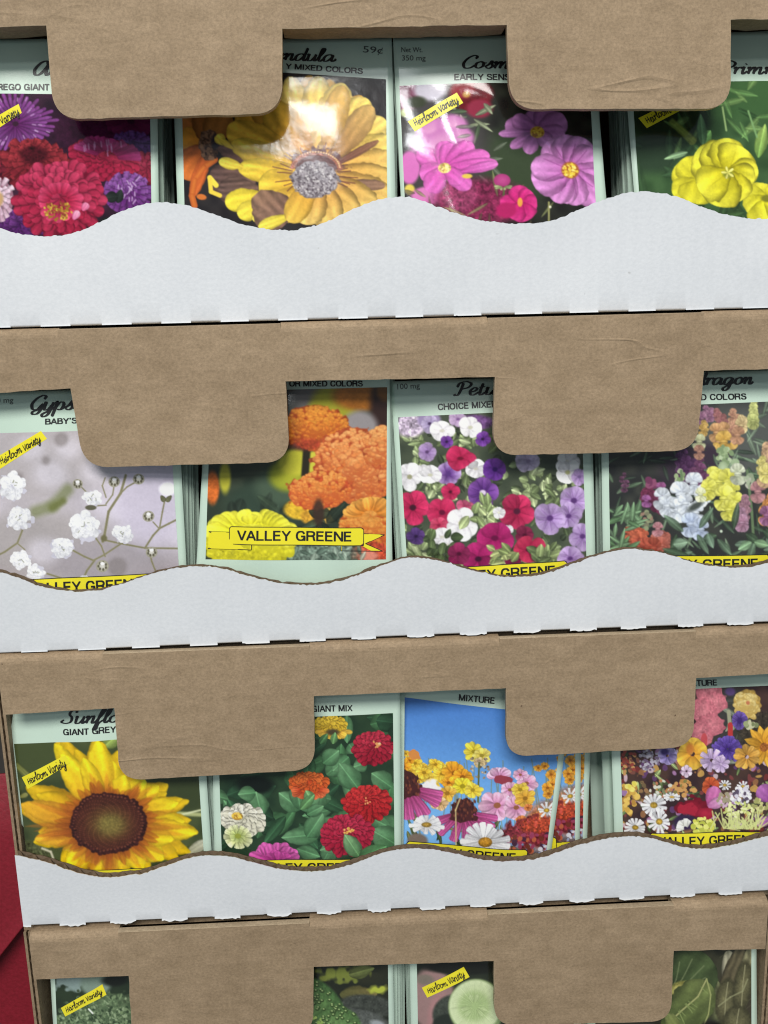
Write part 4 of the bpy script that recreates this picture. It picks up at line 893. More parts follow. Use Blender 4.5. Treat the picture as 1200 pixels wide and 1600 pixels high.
def paint_zinnia(p):
    p.fill((30, 52, 36), (40, 64, 42))
    p.leaves(90, (340, 1110, 620, 1400), 46, 13, [(46, 84, 54), (60, 104, 64), (36, 66, 44), (76, 122, 80)], op=.95)
    p.ell(400, 1225, 30, 14, (16, 24, 20), soft=10)
    for a in ((470, 1262, 436, 1236, 16), (470, 1262, 500, 1240, 15), (470, 1262, 462, 1214, 14), (410, 1272, 400, 1234, 15), (400, 1236, 372, 1240, 12), (545, 1180, 520, 1202, 16), (545, 1160, 556, 1174, 12), (560, 1230, 530, 1190, 18), (612, 1230, 580, 1206, 16), (500, 1300, 440, 1306, 15), (480, 1305, 505, 1268, 16), (545, 1310, 500, 1325, 14), (620, 1320, 580, 1295, 20), (505, 1190, 530, 1170, 14), (574, 1190, 552, 1196, 12), (480, 1270, 506, 1256, 10)):
        p.leaf(*a[:4], a[4], (64, 110, 70), (98, 146, 100))
    p.pompon(516, 1133, 28, 17, (150, 112, 20), (206, 166, 30), (236, 200, 50), 4, 18, .3, top=.6); p.rays(520, 1138, 28, 14, 4.4, (206, 150, 40), (232, 190, 60), .5, a0=10, a1=170, r0=.5); p.ell(520, 1142, 10, 5, (70, 60, 40), soft=4)
    p.leaf(520, 1160, 524, 1142, 6, (80, 120, 70)); p.leaf(500, 1160, 512, 1144, 6, (60, 100, 60))
    p.pompon(583, 1168, 34, 28, (110, 10, 30), (168, 22, 46), (206, 48, 72), 5, 20, .3, top=.3); p.dots(10, 588, 1162, 7, 5, 1.8, [(220, 150, 80), (230, 190, 140)])
    p.pompon(482, 1222, 32, 19, (160, 44, 16), (212, 76, 26), (236, 116, 44), 5, 20, .32, top=.6); p.rays(484, 1228, 32, 15, 5, (196, 60, 26), (226, 110, 60), .6, a0=10, a1=170, r0=.5)
    p.leaf(488, 1250, 478, 1232, 9, (90, 130, 80)); p.leaf(470, 1262, 492, 1238, 8, (80, 124, 74))
    p.pompon(574, 1254, 39, 30, (130, 10, 18), (190, 26, 34), (220, 50, 50), 6, 24, .27, top=.3); p.dots(12, 574, 1248, 5, 8, 1.5, [(230, 150, 90), (160, 40, 30)])
    p.pompon(542, 1302, 42, 33, (116, 8, 32), (176, 20, 52), (206, 44, 76), 6, 24, .27, top=.3); p.dots(14, 544, 1296, 9, 5, 1.8, [(220, 160, 60), (236, 190, 90)])
    p.leaf(562, 1336, 538, 1300, 13, (70, 114, 70), (120, 164, 110)); p.leaf(560, 1338, 604, 1322, 12, (70, 116, 72))
    p.pompon(380, 1280, 38, 27, (150, 146, 116), (216, 212, 188), (242, 238, 222), 5, 18, .33, top=.3); p.ell(371, 1274, 9, 6, (206, 160, 50), tex=.3); p.dots(9, 371, 1274, 8, 5, 2, [(226, 190, 80), (180, 130, 40)])
    p.rays(372, 1306, 23, 13, 4.5, (150, 160, 76), (226, 230, 180), .8, prof='strap'); p.rays(372, 1305, 14, 9, 4, (150, 170, 80), (206, 214, 140), .8); p.ell(372, 1305, 5, 4, (140, 150, 50))
    p.rays(430, 1350, 42, 18, 9, (150, 40, 110), (222, 92, 178), .85, a0=185, a1=355, r0=.15, streak=.14); p.rays(432, 1350, 30, 12, 8, (140, 30, 100), (206, 70, 160), .8, a0=190, a1=350, r0=.1)

def paint_meadow(p):
    p.fill((92, 156, 222)); t = np.clip((p.Y-1090)/190, 0, 1)[..., None]
    p.C[:] = (np.array((66, 118, 196.))*(1-t)+np.array((116, 178, 236.))*t)/255.
    p.ell(750, 1380, 170, 62, (96, 66, 56), soft=22, tex=.3); p.ell(862, 1290, 46, 40, (180, 108, 74), soft=18, tex=.2)
    p.leaves(46, (620, 1290, 800, 1350), 40, 3, [(70, 84, 50), (50, 60, 40), (110, 116, 70)])
    for i in range(40):
        x = p.r.uniform(640, 880); y = p.r.uniform(1180, 1230); p.line([(x, y+90), (x+p.r.normal(0, 8), y)], .9, (120, 126, 90), op=.6)
    def ye(x, y, R, c0=(206, 150, 20), c1=(242, 206, 50), sq=.8): p.rays(x, y, R, 9, R*.32, c0, c1, sq, p.r.uniform(0, 40), .05, .15); p.ell(x, y, R*.25, R*.2, np.array(c0)*.7)
    for x, y, R in ((634, 1176, 7), (640, 1204, 12), (660, 1198, 11), (668, 1212, 11), (684, 1196, 11), (690, 1213, 11), (676, 1224, 10), (655, 1213, 10)): ye(x, y, R, (216, 160, 30), (240, 206, 70))
    for x, y, R in ((648, 1190, 12), (662, 1204, 13), (690, 1206, 14), (680, 1192, 11), (706, 1196, 12), (636, 1192, 11)): ye(x, y, R, (222, 168, 30), (244, 214, 70))
    for x, y, R in ((710, 1206, 20), (722, 1212, 16), (640, 1186, 8), (630, 1196, 12), (700, 1220, 12)): ye(x, y, R, (206, 120, 20), (240, 176, 40))
    p.ell(648, 1178, 9, 7, (206, 130, 60), rag=.3)
    ye(740, 1172, 16, (216, 190, 40), (244, 228, 80), 1); ye(752, 1178, 14, (216, 190, 60), (240, 226, 120)); ye(748, 1190, 10, (190, 160, 110), (214, 190, 140)); p.dots(26, 748, 1196, 16, 20, 2.2, [(150, 130, 110), (190, 180, 160), (96, 88, 80)])
    p.line([(748, 1190), (746, 1250)], 1.4, (90, 100, 60))
    ye(722, 1226, 17, (226, 200, 30), (246, 230, 60)); ye(738, 1232, 14, (226, 190, 40), (244, 220, 80)); ye(698, 1236, 16, (216, 150, 40), (240, 196, 80)); p.ell(672, 1228, 12, 14, (232, 228, 228), rag=.2, soft=3); ye(686, 1252, 14, (206, 160, 100), (236, 200, 150))
    def cos_(x, y, R, sq=.8): p.rays(x, y, R, 8, R*.33, (206, 130, 176), (240, 196, 220), sq, p.r.uniform(0, 40), .1, .1); p.ell(x, y, R*.2, R*.16, (150, 90, 60))
    p.rays(780, 1212, 22, 7, 6, (206, 130, 180), (238, 200, 226), .7, a0=180, a1=330); p.ell(786, 1216, 14, 7, (150, 56, 72), rag=.2); cos_(796, 1232, 16); cos_(822, 1222, 18); cos_(812, 1208, 12)
    cos_(776, 1256, 28); cos_(806, 1260, 22)
    ye(812, 1232, 14, (226, 180, 40), (244, 214, 90)); ye(820, 1246, 16, (216, 150, 40), (236, 186, 70))
    for i in range(11): ye(856+p.r.normal(0, 15), 1216+p.r.normal(0, 22), p.r.uniform(6, 11), (206, 120, 26), (238, 176, 60))
    for i in range(16): ye(842+p.r.normal(0, 22), 1278+p.r.normal(0, 10), p.r.uniform(7, 12), (206, 104, 44), (234, 146, 80))
    p.daisy(854, 1266, 15, 10); p.ell(836, 1300, 54, 24, (120, 40, 50), soft=9, rag=.2, tex=.35); p.ell(850, 1290, 40, 12, (186, 70, 40), soft=8, rag=.3, tex=.3, op=.8); p.dots(40, 830, 1316, 50, 14, 4, [(150, 60, 90), (70, 40, 60), (110, 50, 40), (180, 90, 60)])
    # coneflowers
    def cone(x, y, k):
        for a in (172, 158, 145, 132, 118, 104, 90, 76, 62, 48, 34, 20, 8):
            r_ = math.radians(a+p.r.normal(0, 4)); Lr = (50 if 60 < a < 120 else 58)*k; p.petal(x+8*k*math.cos(r_), y+6*k, x+Lr*math.cos(r_), y+(10+48*math.sin(r_))*k, 6.4*k, (150, 50, 100), (206, 92, 160), 'strap', streak=.14, edge=.3)
        p.ell(x, y, 22*k, 19*k, (70, 36, 34), rag=.1); p.ell(x, y+12*k, 24*k, 9*k, (74, 34, 36), rag=.15)
        for i in range(70): p.ell(x+p.r.uniform(-20, 20)*k, y+p.r.uniform(-17, 17)*k, 1.3, 2.2, [(110, 54, 40), (56, 26, 30), (130, 70, 46)][p.r.integers(3)], op=.8)
    cone(634, 1222, 1.0); cone(724, 1262, .92)
    p.line([(718, 1244), (711, 1262), (712, 1320)], 1.1, (206, 190, 130), op=.8)
    p.daisy(666, 1286, 26, 14, .6, yel=(190, 150, 60)); p.ell(652, 1312, 16, 12, (120, 106, 96), soft=5); p.daisy(757, 1312, 36, 17, .85, yel=(214, 150, 40)); p.daisy(700, 1342, 12)
    p.dots(16, 856, 1328, 20, 8, 3, [(206, 206, 216), (150, 160, 190), (80, 76, 110)])

def paint_wild(p):
    p.fill((54, 36, 40), (78, 54, 46))
    cols = [(120, 46, 44), (150, 100, 60), (96, 60, 110), (196, 150, 70), (170, 120, 170), (70, 80, 50), (206, 180, 190), (130, 60, 60)]
    for i in range(420):
        p.ell(p.r.uniform(968, 1240), p.r.uniform(1160, 1345), p.r.uniform(2, 6), p.r.uniform(2, 5), cols[p.r.integers(len(cols))], p.r.uniform(0, 180), rag=.3, op=.9)
    p.leaves(40, (970, 1190, 1240, 1345), 18, 3, [(86, 104, 60), (60, 76, 46), (130, 146, 90)])
    p.ell(1130, 1120, 40, 60, (58, 56, 54), soft=20); p.leaves(10, (1120, 1090, 1160, 1190), 40, 6, [(64, 66, 60), (120, 130, 110)], op=.8); p.ell(1190, 1140, 40, 30, (58, 50, 40), soft=12, tex=.2)
    for x, y, w in ((1108, 1080, 20), (1116, 1095, 18), (1098, 1110, 20), (1110, 1130, 18), (1092, 1140, 16), (1100, 1152, 12)): p.ell(x, y, w, w*.95, (206, 116, 128), rag=.15, col2=(190, 96, 112), tex=.1, soft=2)
    p.ell(1098, 1155, 5, 12, (196, 70, 76)); p.line([(1136, 1110), (1138, 1150)], 3, (150, 150, 120)); p.line([(1138, 1130), (1138, 1152)], 4, (190, 50, 50)); p.ell(1140, 1080, 8, 6, (90, 66, 120), soft=3)
    p.ruffle(1166, 1098, 21, 22, (176, 140, 60), (216, 182, 92), (236, 210, 130), 60, 6); p.ell(1167, 1097, 3, 3, (190, 110, 70), soft=2)
    p.rays(1153, 1123, 13, 16, 3.6, (80, 56, 140), (120, 92, 186), 1.1, prof='strap'); p.ell(1153, 1124, 4, 5, (60, 36, 110)); p.dots(12, 1170, 1132, 10, 10, 4, [(150, 160, 110), (120, 130, 86), (190, 190, 150)])
    p.rays(1080, 1176, 24, 6, 13, (226, 150, 30), (242, 196, 60), 1); p.ell(1076, 1168, 6, 8, (206, 120, 40), soft=4)
    p.rays(1134, 1166, 21, 26, 3.4, (70, 44, 140), (112, 84, 186), .95, prof='strap', jit=.15); p.rays(1134, 1168, 12, 16, 3, (60, 34, 120), (98, 70, 170), .9, prof='strap')
    p.rays(1192, 1164, 31, 12, 7, (216, 140, 20), (242, 180, 50), 1.1, prof='point', r0=.1); p.ell(1192, 1166, 7, 7, (150, 84, 30), tex=.2); p.rays(1164, 1180, 22, 9, 6, (190, 130, 40), (220, 166, 70), .9)
    p.rays(1040, 1178, 16, 8, 8, (116, 100, 170), (170, 156, 206), .9); p.ell(1036, 1172, 6, 5, (70, 50, 120), soft=3); p.dots(60, 1012, 1186, 16, 16, 2.4, [(176, 170, 186), (140, 134, 150), (110, 90, 120)]); p.dots(40, 982, 1190, 14, 22, 3, [(150, 60, 50), (190, 140, 80), (120, 70, 60)])
    p.rays(1110, 1186, 20, 9, 4.6, (170, 140, 190), (214, 190, 224), .9, prof='strap'); p.rays(1124, 1192, 14, 8, 4, (170, 140, 190), (220, 196, 230)); p.rays(1070, 1202, 10, 6, 4, (190, 160, 190), (226, 206, 226))
    p.dots(40, 1062, 1228, 22, 12, 3.4, [(190, 130, 60), (206, 150, 80), (130, 120, 60)]); p.dots(30, 1030, 1230, 18, 14, 3, [(206, 206, 190), (120, 130, 90), (190, 120, 80)]); p.dots(24, 1000, 1235, 14, 16, 3, [(150, 110, 70), (110, 90, 60)])
    p.dots(36, 982, 1246, 15, 26, 4.2, [(206, 160, 60), (226, 186, 80), (180, 130, 50)]); p.dots(10, 985, 1228, 10, 6, 3.4, [(216, 200, 70), (226, 214, 100)]); p.dots(5, 974, 1240, 4, 6, 3, [(150, 110, 160)])
    p.daisy(1020, 1256, 19, 15, .95); p.daisy(1028, 1281, 17, 13, 1.1); p.daisy(992, 1292, 16, 15, .9); p.daisy(1048, 1243, 13, 12, .5); p.daisy(1130, 1224, 10, 10); p.daisy(1158, 1226, 10, 10)
    p.ell(1082, 1258, 26, 15, (150, 20, 44), rag=.2, col2=(110, 14, 34)); p.ell(1074, 1262, 14, 10, (176, 30, 54), rag=.2); p.ell(1100, 1268, 13, 10, (190, 34, 62), rag=.15, col2=(150, 20, 46)); p.rays(1108, 1226, 14, 8, 6, (196, 66, 34), (226, 100, 50))
    p.petal(1106, 1258, 1116, 1226, 12, (190, 80, 150), (216, 120, 184)); p.petal(1104, 1258, 1126, 1248, 9, (196, 110, 170), (226, 160, 206)); p.dots(24, 1128, 1246, 10, 12, 3, [(206, 170, 196), (160, 150, 120)])
    p.dots(60, 1154, 1240, 16, 14, 3, [(232, 230, 238), (206, 200, 216), (90, 76, 100)]); p.petal(1206, 1250, 1182, 1228, 14, (150, 70, 150), (190, 110, 190)); p.petal(1210, 1276, 1178, 1284, 8, (150, 80, 150), (186, 120, 186)); p.dots(24, 1186, 1256, 14, 10, 3.2, [(206, 200, 130), (160, 160, 90)])
    p.ell(1068, 1282, 18, 12, (50, 34, 70), soft=6); p.rays(1068, 1290, 14, 6, 4, (206, 206, 196), (236, 236, 230), 1, a0=150, a1=320, prof='strap'); p.dots(60, 1096, 1288, 18, 12, 3, [(206, 206, 70), (180, 186, 60), (226, 226, 110)])
    for i in range(60):
        x, y = 1150+p.r.normal(0, 18), 1292; a = p.r.normal(-1.57, .6); l = p.r.uniform(12, 34); p.line([(x, y), (x+l*math.cos(a), y+l*math.sin(a))], 1.0, (206, 214, 130), op=.85)
    p.dots(70, 1150, 1262, 24, 12, 2.2, [(216, 222, 140), (196, 206, 110), (232, 236, 170)])

def paint_parsley(p):
    p.fill((44, 58, 40), (34, 44, 34)); p.ell(110, 1530, 30, 14, (130, 150, 146), soft=8, rag=.3); p.ell(150, 1535, 24, 18, (120, 140, 126), soft=8); p.ell(180, 1530, 20, 8, (26, 30, 26), soft=6)
    p.ell(170, 1610, 90, 58, (90, 110, 78), soft=6, rag=.1, tex=.2)
    for i in range(1500):
        x, y = 175+p.r.normal(0, 48), 1612+p.r.normal(0, 32)
        if (x-178)**2/92**2+(y-1612)**2/60**2 < 1: p.ell(x, y, p.r.uniform(1.4, 3.4), p.r.uniform(1, 2.4), [(84, 106, 74), (116, 138, 98), (140, 160, 122), (52, 70, 48), (70, 90, 62)][p.r.integers(5)], p.r.uniform(0, 180), rag=.2)
    p.line([(140, 1574), (146, 1580)], 1.4, (220, 226, 216))
def paint_gherkin(p):
    p.fill((32, 36, 28), (44, 46, 34)); p.ell(530, 1520, 34, 10, (110, 120, 50), soft=8, rag=.3); p.petal(530, 1550, 590, 1552, 14, (90, 90, 50), (116, 104, 60), 'point', soft=3); p.leaf(545, 1520, 585, 1512, 10, (80, 88, 48)); p.ell(592, 1545, 14, 6, (170, 180, 60), soft=4, rag=.3)
    p.ell(575, 1570, 44, 18, (62, 66, 60), 10, soft=5, tex=.15); p.ell(572, 1592, 40, 14, (84, 88, 84), 20, soft=6, tex=.1); p.ell(590, 1600, 12, 6, (150, 156, 160), 20, soft=4)
    p.ell(496, 1585, 44, 62, (96, 132, 74), -24, soft=4, col2=(60, 92, 50), tex=.1); p.ell(522, 1610, 44, 40, (104, 138, 80), -30, soft=4, col2=(70, 102, 56), tex=.1)
    for i in range(110):
        x, y = 512+p.r.normal(0, 24), 1580+p.r.normal(0, 26)
        if (x-500)*0.9 + (1545-y)*0.9 < 26: p.ell(x, y, 3.2, 2.4, (54, 76, 40)); p.ell(x-.6, y-1, 1.5, 1.0, (160, 186, 120))
    p.dots(40, 490, 1596, 14, 14, 2.2, [(170, 196, 100), (140, 170, 84)])
def paint_cucumber(p):
    p.fill((36, 42, 34), (50, 56, 44)); p.ell(676, 1560, 34, 50, (150, 118, 116), soft=10); p.ell(690, 1590, 22, 40, (166, 122, 122), soft=8); p.ell(664, 1530, 14, 8, (120, 110, 100), soft=6); p.ell(720, 1510, 60, 10, (30, 32, 28), soft=5)
    p.ell(706, 1580, 32, 28, (64, 70, 62), -40, soft=4, tex=.1); p.ell(694, 1596, 20, 14, (40, 46, 40), -30, soft=5)
    p.ell(744, 1570, 44, 44, (128, 150, 98), -30, soft=5); p.ell(742, 1568, 41, 40, (186, 204, 148), -30, soft=4, col2=(206, 220, 174)); p.ell(740, 1568, 24, 23, (164, 188, 126), soft=12)
    [p.petal(740+6*math.cos(a_), 1569+6*math.sin(a_), 740+21*math.cos(a_+.1), 1569+20*math.sin(a_+.1), 3.4, (170, 194, 130), (204, 218, 168), op=.55, soft=2.5) for a_ in (.2, .75, 2.2, 2.8, 4.3, 4.9)]; p.rays(742, 1568, 39, 26, 1.2, (186, 206, 148), (200, 216, 166), op=.3)
def paint_lettuce(p):
    p.fill((44, 44, 32), (58, 58, 42)); p.ell(1150, 1570, 40, 60, (62, 56, 42), soft=20)
    p.petal(1020, 1580, 1106, 1492, 46, (50, 64, 36), (70, 86, 50), soft=2, streak=.2)
    for x, y in ((1060, 1500), (1080, 1496), (1098, 1506), (1100, 1524)): p.line([(1040, 1560), ((1040+x)/2+4, (1560+y)/2-4), (x, y)], 1.0, (112, 124, 84), op=.7)
    p.petal(1140, 1560, 1138, 1484, 13, (130, 126, 104), (160, 156, 130), streak=.2, soft=2); p.petal(1120, 1580, 1160, 1480, 16, (84, 76, 54), (96, 88, 64), streak=.2); p.petal(1150, 1600, 1176, 1478, 14, (96, 92, 66), (140, 136, 100), streak=.25); p.petal(1130, 1640, 1120, 1530, 18, (66, 70, 44), (100, 104, 70), 'point', streak=.2)
    for i in range(14):
        x, y = p.r.uniform(1105, 1172), p.r.uniform(1490, 1600); p.line([(x, y), (x+p.r.uniform(5, 24), y-p.r.uniform(8, 24)), (x+30, y-24)], .7, (112, 110, 82), op=.3)
    for x, y, rx, ry in ((1132, 1560, 17, 34), (1160, 1540, 15, 40), (1150, 1596, 24, 26)):
        p.ell(x, y, rx, ry, (112, 108, 74), 8, soft=3, col2=(60, 58, 38), tex=.08); p.line([(x-2, y+ry*.8), (x, y), (x+4, y-ry*.8)], 1.0, (156, 152, 114), op=.7)
    p.line([(1120, 1568), (1140, 1556), (1160, 1548), (1168, 1530)], 1.2, (150, 150, 110), op=.7)
    p.ell(1066, 1552, 26, 24, (176, 166, 84), col2=(120, 118, 56), soft=3, tex=.12); p.ell(1060, 1546, 12, 10, (206, 196, 110), soft=8)
    p.petal(1036, 1614, 1106, 1532, 34, (76, 90, 46), (104, 116, 64), soft=1.5, streak=.15)
    p.line([(1040, 1596), (1066, 1572), (1088, 1552), (1102, 1526)], 1.2, (160, 162, 104)); p.line([(1102, 1526), (1108, 1550), (1104, 1580), (1094, 1606)], 1.1, (150, 156, 96))
    for i in range(12):
        t = p.r.uniform(0, 1); x, y = 1045+55*t, 1590-60*t; p.line([(x, y), (x+p.r.uniform(6, 16), y+p.r.uniform(6, 24))], .8, (130, 146, 84), op=.7)
    p.petal(1060, 1610, 1040, 1580, 10, (110, 120, 60), (130, 140, 80)); p.ell(1110, 1610, 20, 20, (30, 28, 24), soft=9)

# ------------------------------------------------------------------ lettering
_tc = {}
def text_shape(s, bold):
    """triangulated outline of a word in the built-in sans font: x in 0..1, y in cap heights"""
    if (s, bold) in _tc: return _tc[(s, bold)]
    def raw(t):
        cu = bpy.data.curves.new('word', 'FONT'); cu.body = t; cu.resolution_u = 3; cu.offset = 0.018 if bold else 0.004
        o = bpy.data.objects.new('word', cu); COL.objects.link(o); bpy.context.view_layer.update()
        dg = bpy.context.evaluated_depsgraph_get(); me = o.evaluated_get(dg).to_mesh(); me.calc_loop_triangles()
        v = np.array([q.co[:2] for q in me.vertices]); f = np.array([list(q.vertices) for q in me.loop_triangles])
        o.evaluated_get(dg).to_mesh_clear(); bpy.data.objects.remove(o); bpy.data.curves.remove(cu)
        return v, f
    cap = raw('H')[0][:, 1].max()
    v, f = raw(s); v = v.copy(); v[:, 0] = (v[:, 0]-v[:, 0].min())/(v[:, 0].max()-v[:, 0].min()); v[:, 1] /= cap
    _tc[(s, bold)] = (v, f); return v, f

SANS = {
 'A': (.74, [[(.02, 0), (.36, 1)], [(.36, 1), (.70, 0)], [(.14, .34), (.58, .34)]]),
 'B': (.70, [[(.08, 0), (.08, 1)], [(.08, .93), (.38, .93), (.55, .84), (.55, .64), (.38, .54), (.08, .54)], [(.3, .54), (.45, .53), (.61, .42), (.61, .17), (.45, .07), (.08, .07)]]),
 'C': (.76, [[(.67, .68), (.58, .88), (.38, .94), (.16, .82), (.08, .5), (.16, .18), (.38, .06), (.58, .13), (.68, .36)]]),
 'D': (.76, [[(.08, 0), (.08, 1)], [(.08, .93), (.34, .93), (.58, .82), (.67, .5), (.58, .18), (.34, .07), (.08, .07)]]),
 'E': (.66, [[(.08, 0), (.08, 1)], [(.08, .93), (.6, .93)], [(.08, .53), (.56, .53)], [(.08, .07), (.62, .07)]]),
 'G': (.80, [[(.68, .70), (.58, .88), (.39, .94), (.16, .82), (.08, .5), (.16, .18), (.38, .06), (.58, .12), (.69, .3), (.70, .45)], [(.42, .45), (.77, .45)], [(.71, .45), (.71, 0)]]),
 'H': (.76, [[(.08, 0), (.08, 1)], [(.68, 0), (.68, 1)], [(.08, .53), (.68, .53)]]),
 'I': (.30, [[(.15, 0), (.15, 1)]]),
 'L': (.62, [[(.08, 0), (.08, 1)], [(.08, .07), (.6, .07)]]),
 'M': (.88, [[(.08, 0), (.08, 1)], [(.80, 0), (.80, 1)], [(.10, .97), (.44, .05)], [(.44, .05), (.78, .97)]]),
 'N': (.76, [[(.08, 0), (.08, 1)], [(.68, 0), (.68, 1)], [(.10, .96), (.66, .04)]]),
 'O': (.82, [[(.41, .94), (.17, .82), (.08, .5), (.17, .18), (.41, .06), (.65, .18), (.74, .5), (.65, .82), (.41, .94), (.3, .92)]]),
 'P': (.70, [[(.08, 0), (.08, 1)], [(.08, .93), (.42, .93), (.60, .82), (.60, .57), (.42, .46), (.08, .46)]]),
 'R': (.76, [[(.08, 0), (.08, 1)], [(.08, .93), (.42, .93), (.62, .83), (.62, .60), (.42, .50), (.08, .50)], [(.40, .50), (.58, .42), (.62, .2), (.68, 0)]]),
 'S': (.70, [[(.60, .70), (.52, .88), (.33, .94), (.13, .85), (.12, .66), (.34, .53), (.58, .42), (.61, .2), (.45, .07), (.25, .07), (.10, .18), (.07, .32)]]),
 'T': (.66, [[(.33, 0), (.33, 1)], [(.02, .93), (.64, .93)]]),
 'U': (.76, [[(.08, 1), (.08, .35), (.16, .12), (.38, .06), (.60, .12), (.68, .35), (.68, 1)]]),
 'V': (.70, [[(.03, 1), (.35, 0)], [(.35, 0), (.67, 1)]]),
 'X': (.70, [[(.04, 1), (.66, 0)], [(.66, 1), (.04, 0)]]),
 'Y': (.70, [[(.03, 1), (.35, .45)], [(.67, 1), (.35, .45)], [(.35, .48), (.35, 0)]]),
 "'": (.26, [[(.13, 1), (.13, .72)]]), ' ': (.32, []),
}
def sans_shape(word, thick=.085):
    """bold grotesque capitals as ribbons; x in 0..1 over the word, y in cap heights"""
    V = []; F = []; O = []; x = 0; si = 0
    for ch in word:
        adv, strokes = SANS[ch]
        for st in strokes:
            c = cr(st, 5) if len(st) > 2 else np.array(st, float)
            d = np.gradient(c, axis=0); d /= (np.hypot(d[:, 0], d[:, 1])+1e-9)[:, None]
            nrm = np.stack([-d[:, 1], d[:, 0]], 1); c = c + [x, 0]; b = len(V)
            for i in range(len(c)): V += [c[i]+nrm[i]*thick, c[i]-nrm[i]*thick]; O += [si, si]
            for i in range(len(c)-1): F.append((b+2*i, b+2*i+1, b+2*i+3, b+2*i+2))
            si += 1
        x += adv + .06
    V = np.array(V); V[:, 1] = np.clip(V[:, 1], 0, 1); x0, x1 = V[:, 0].min(), V[:, 0].max(); V[:, 0] = (V[:, 0]-x0)/(x1-x0)
    return V, np.array(F), np.array(O) % 6

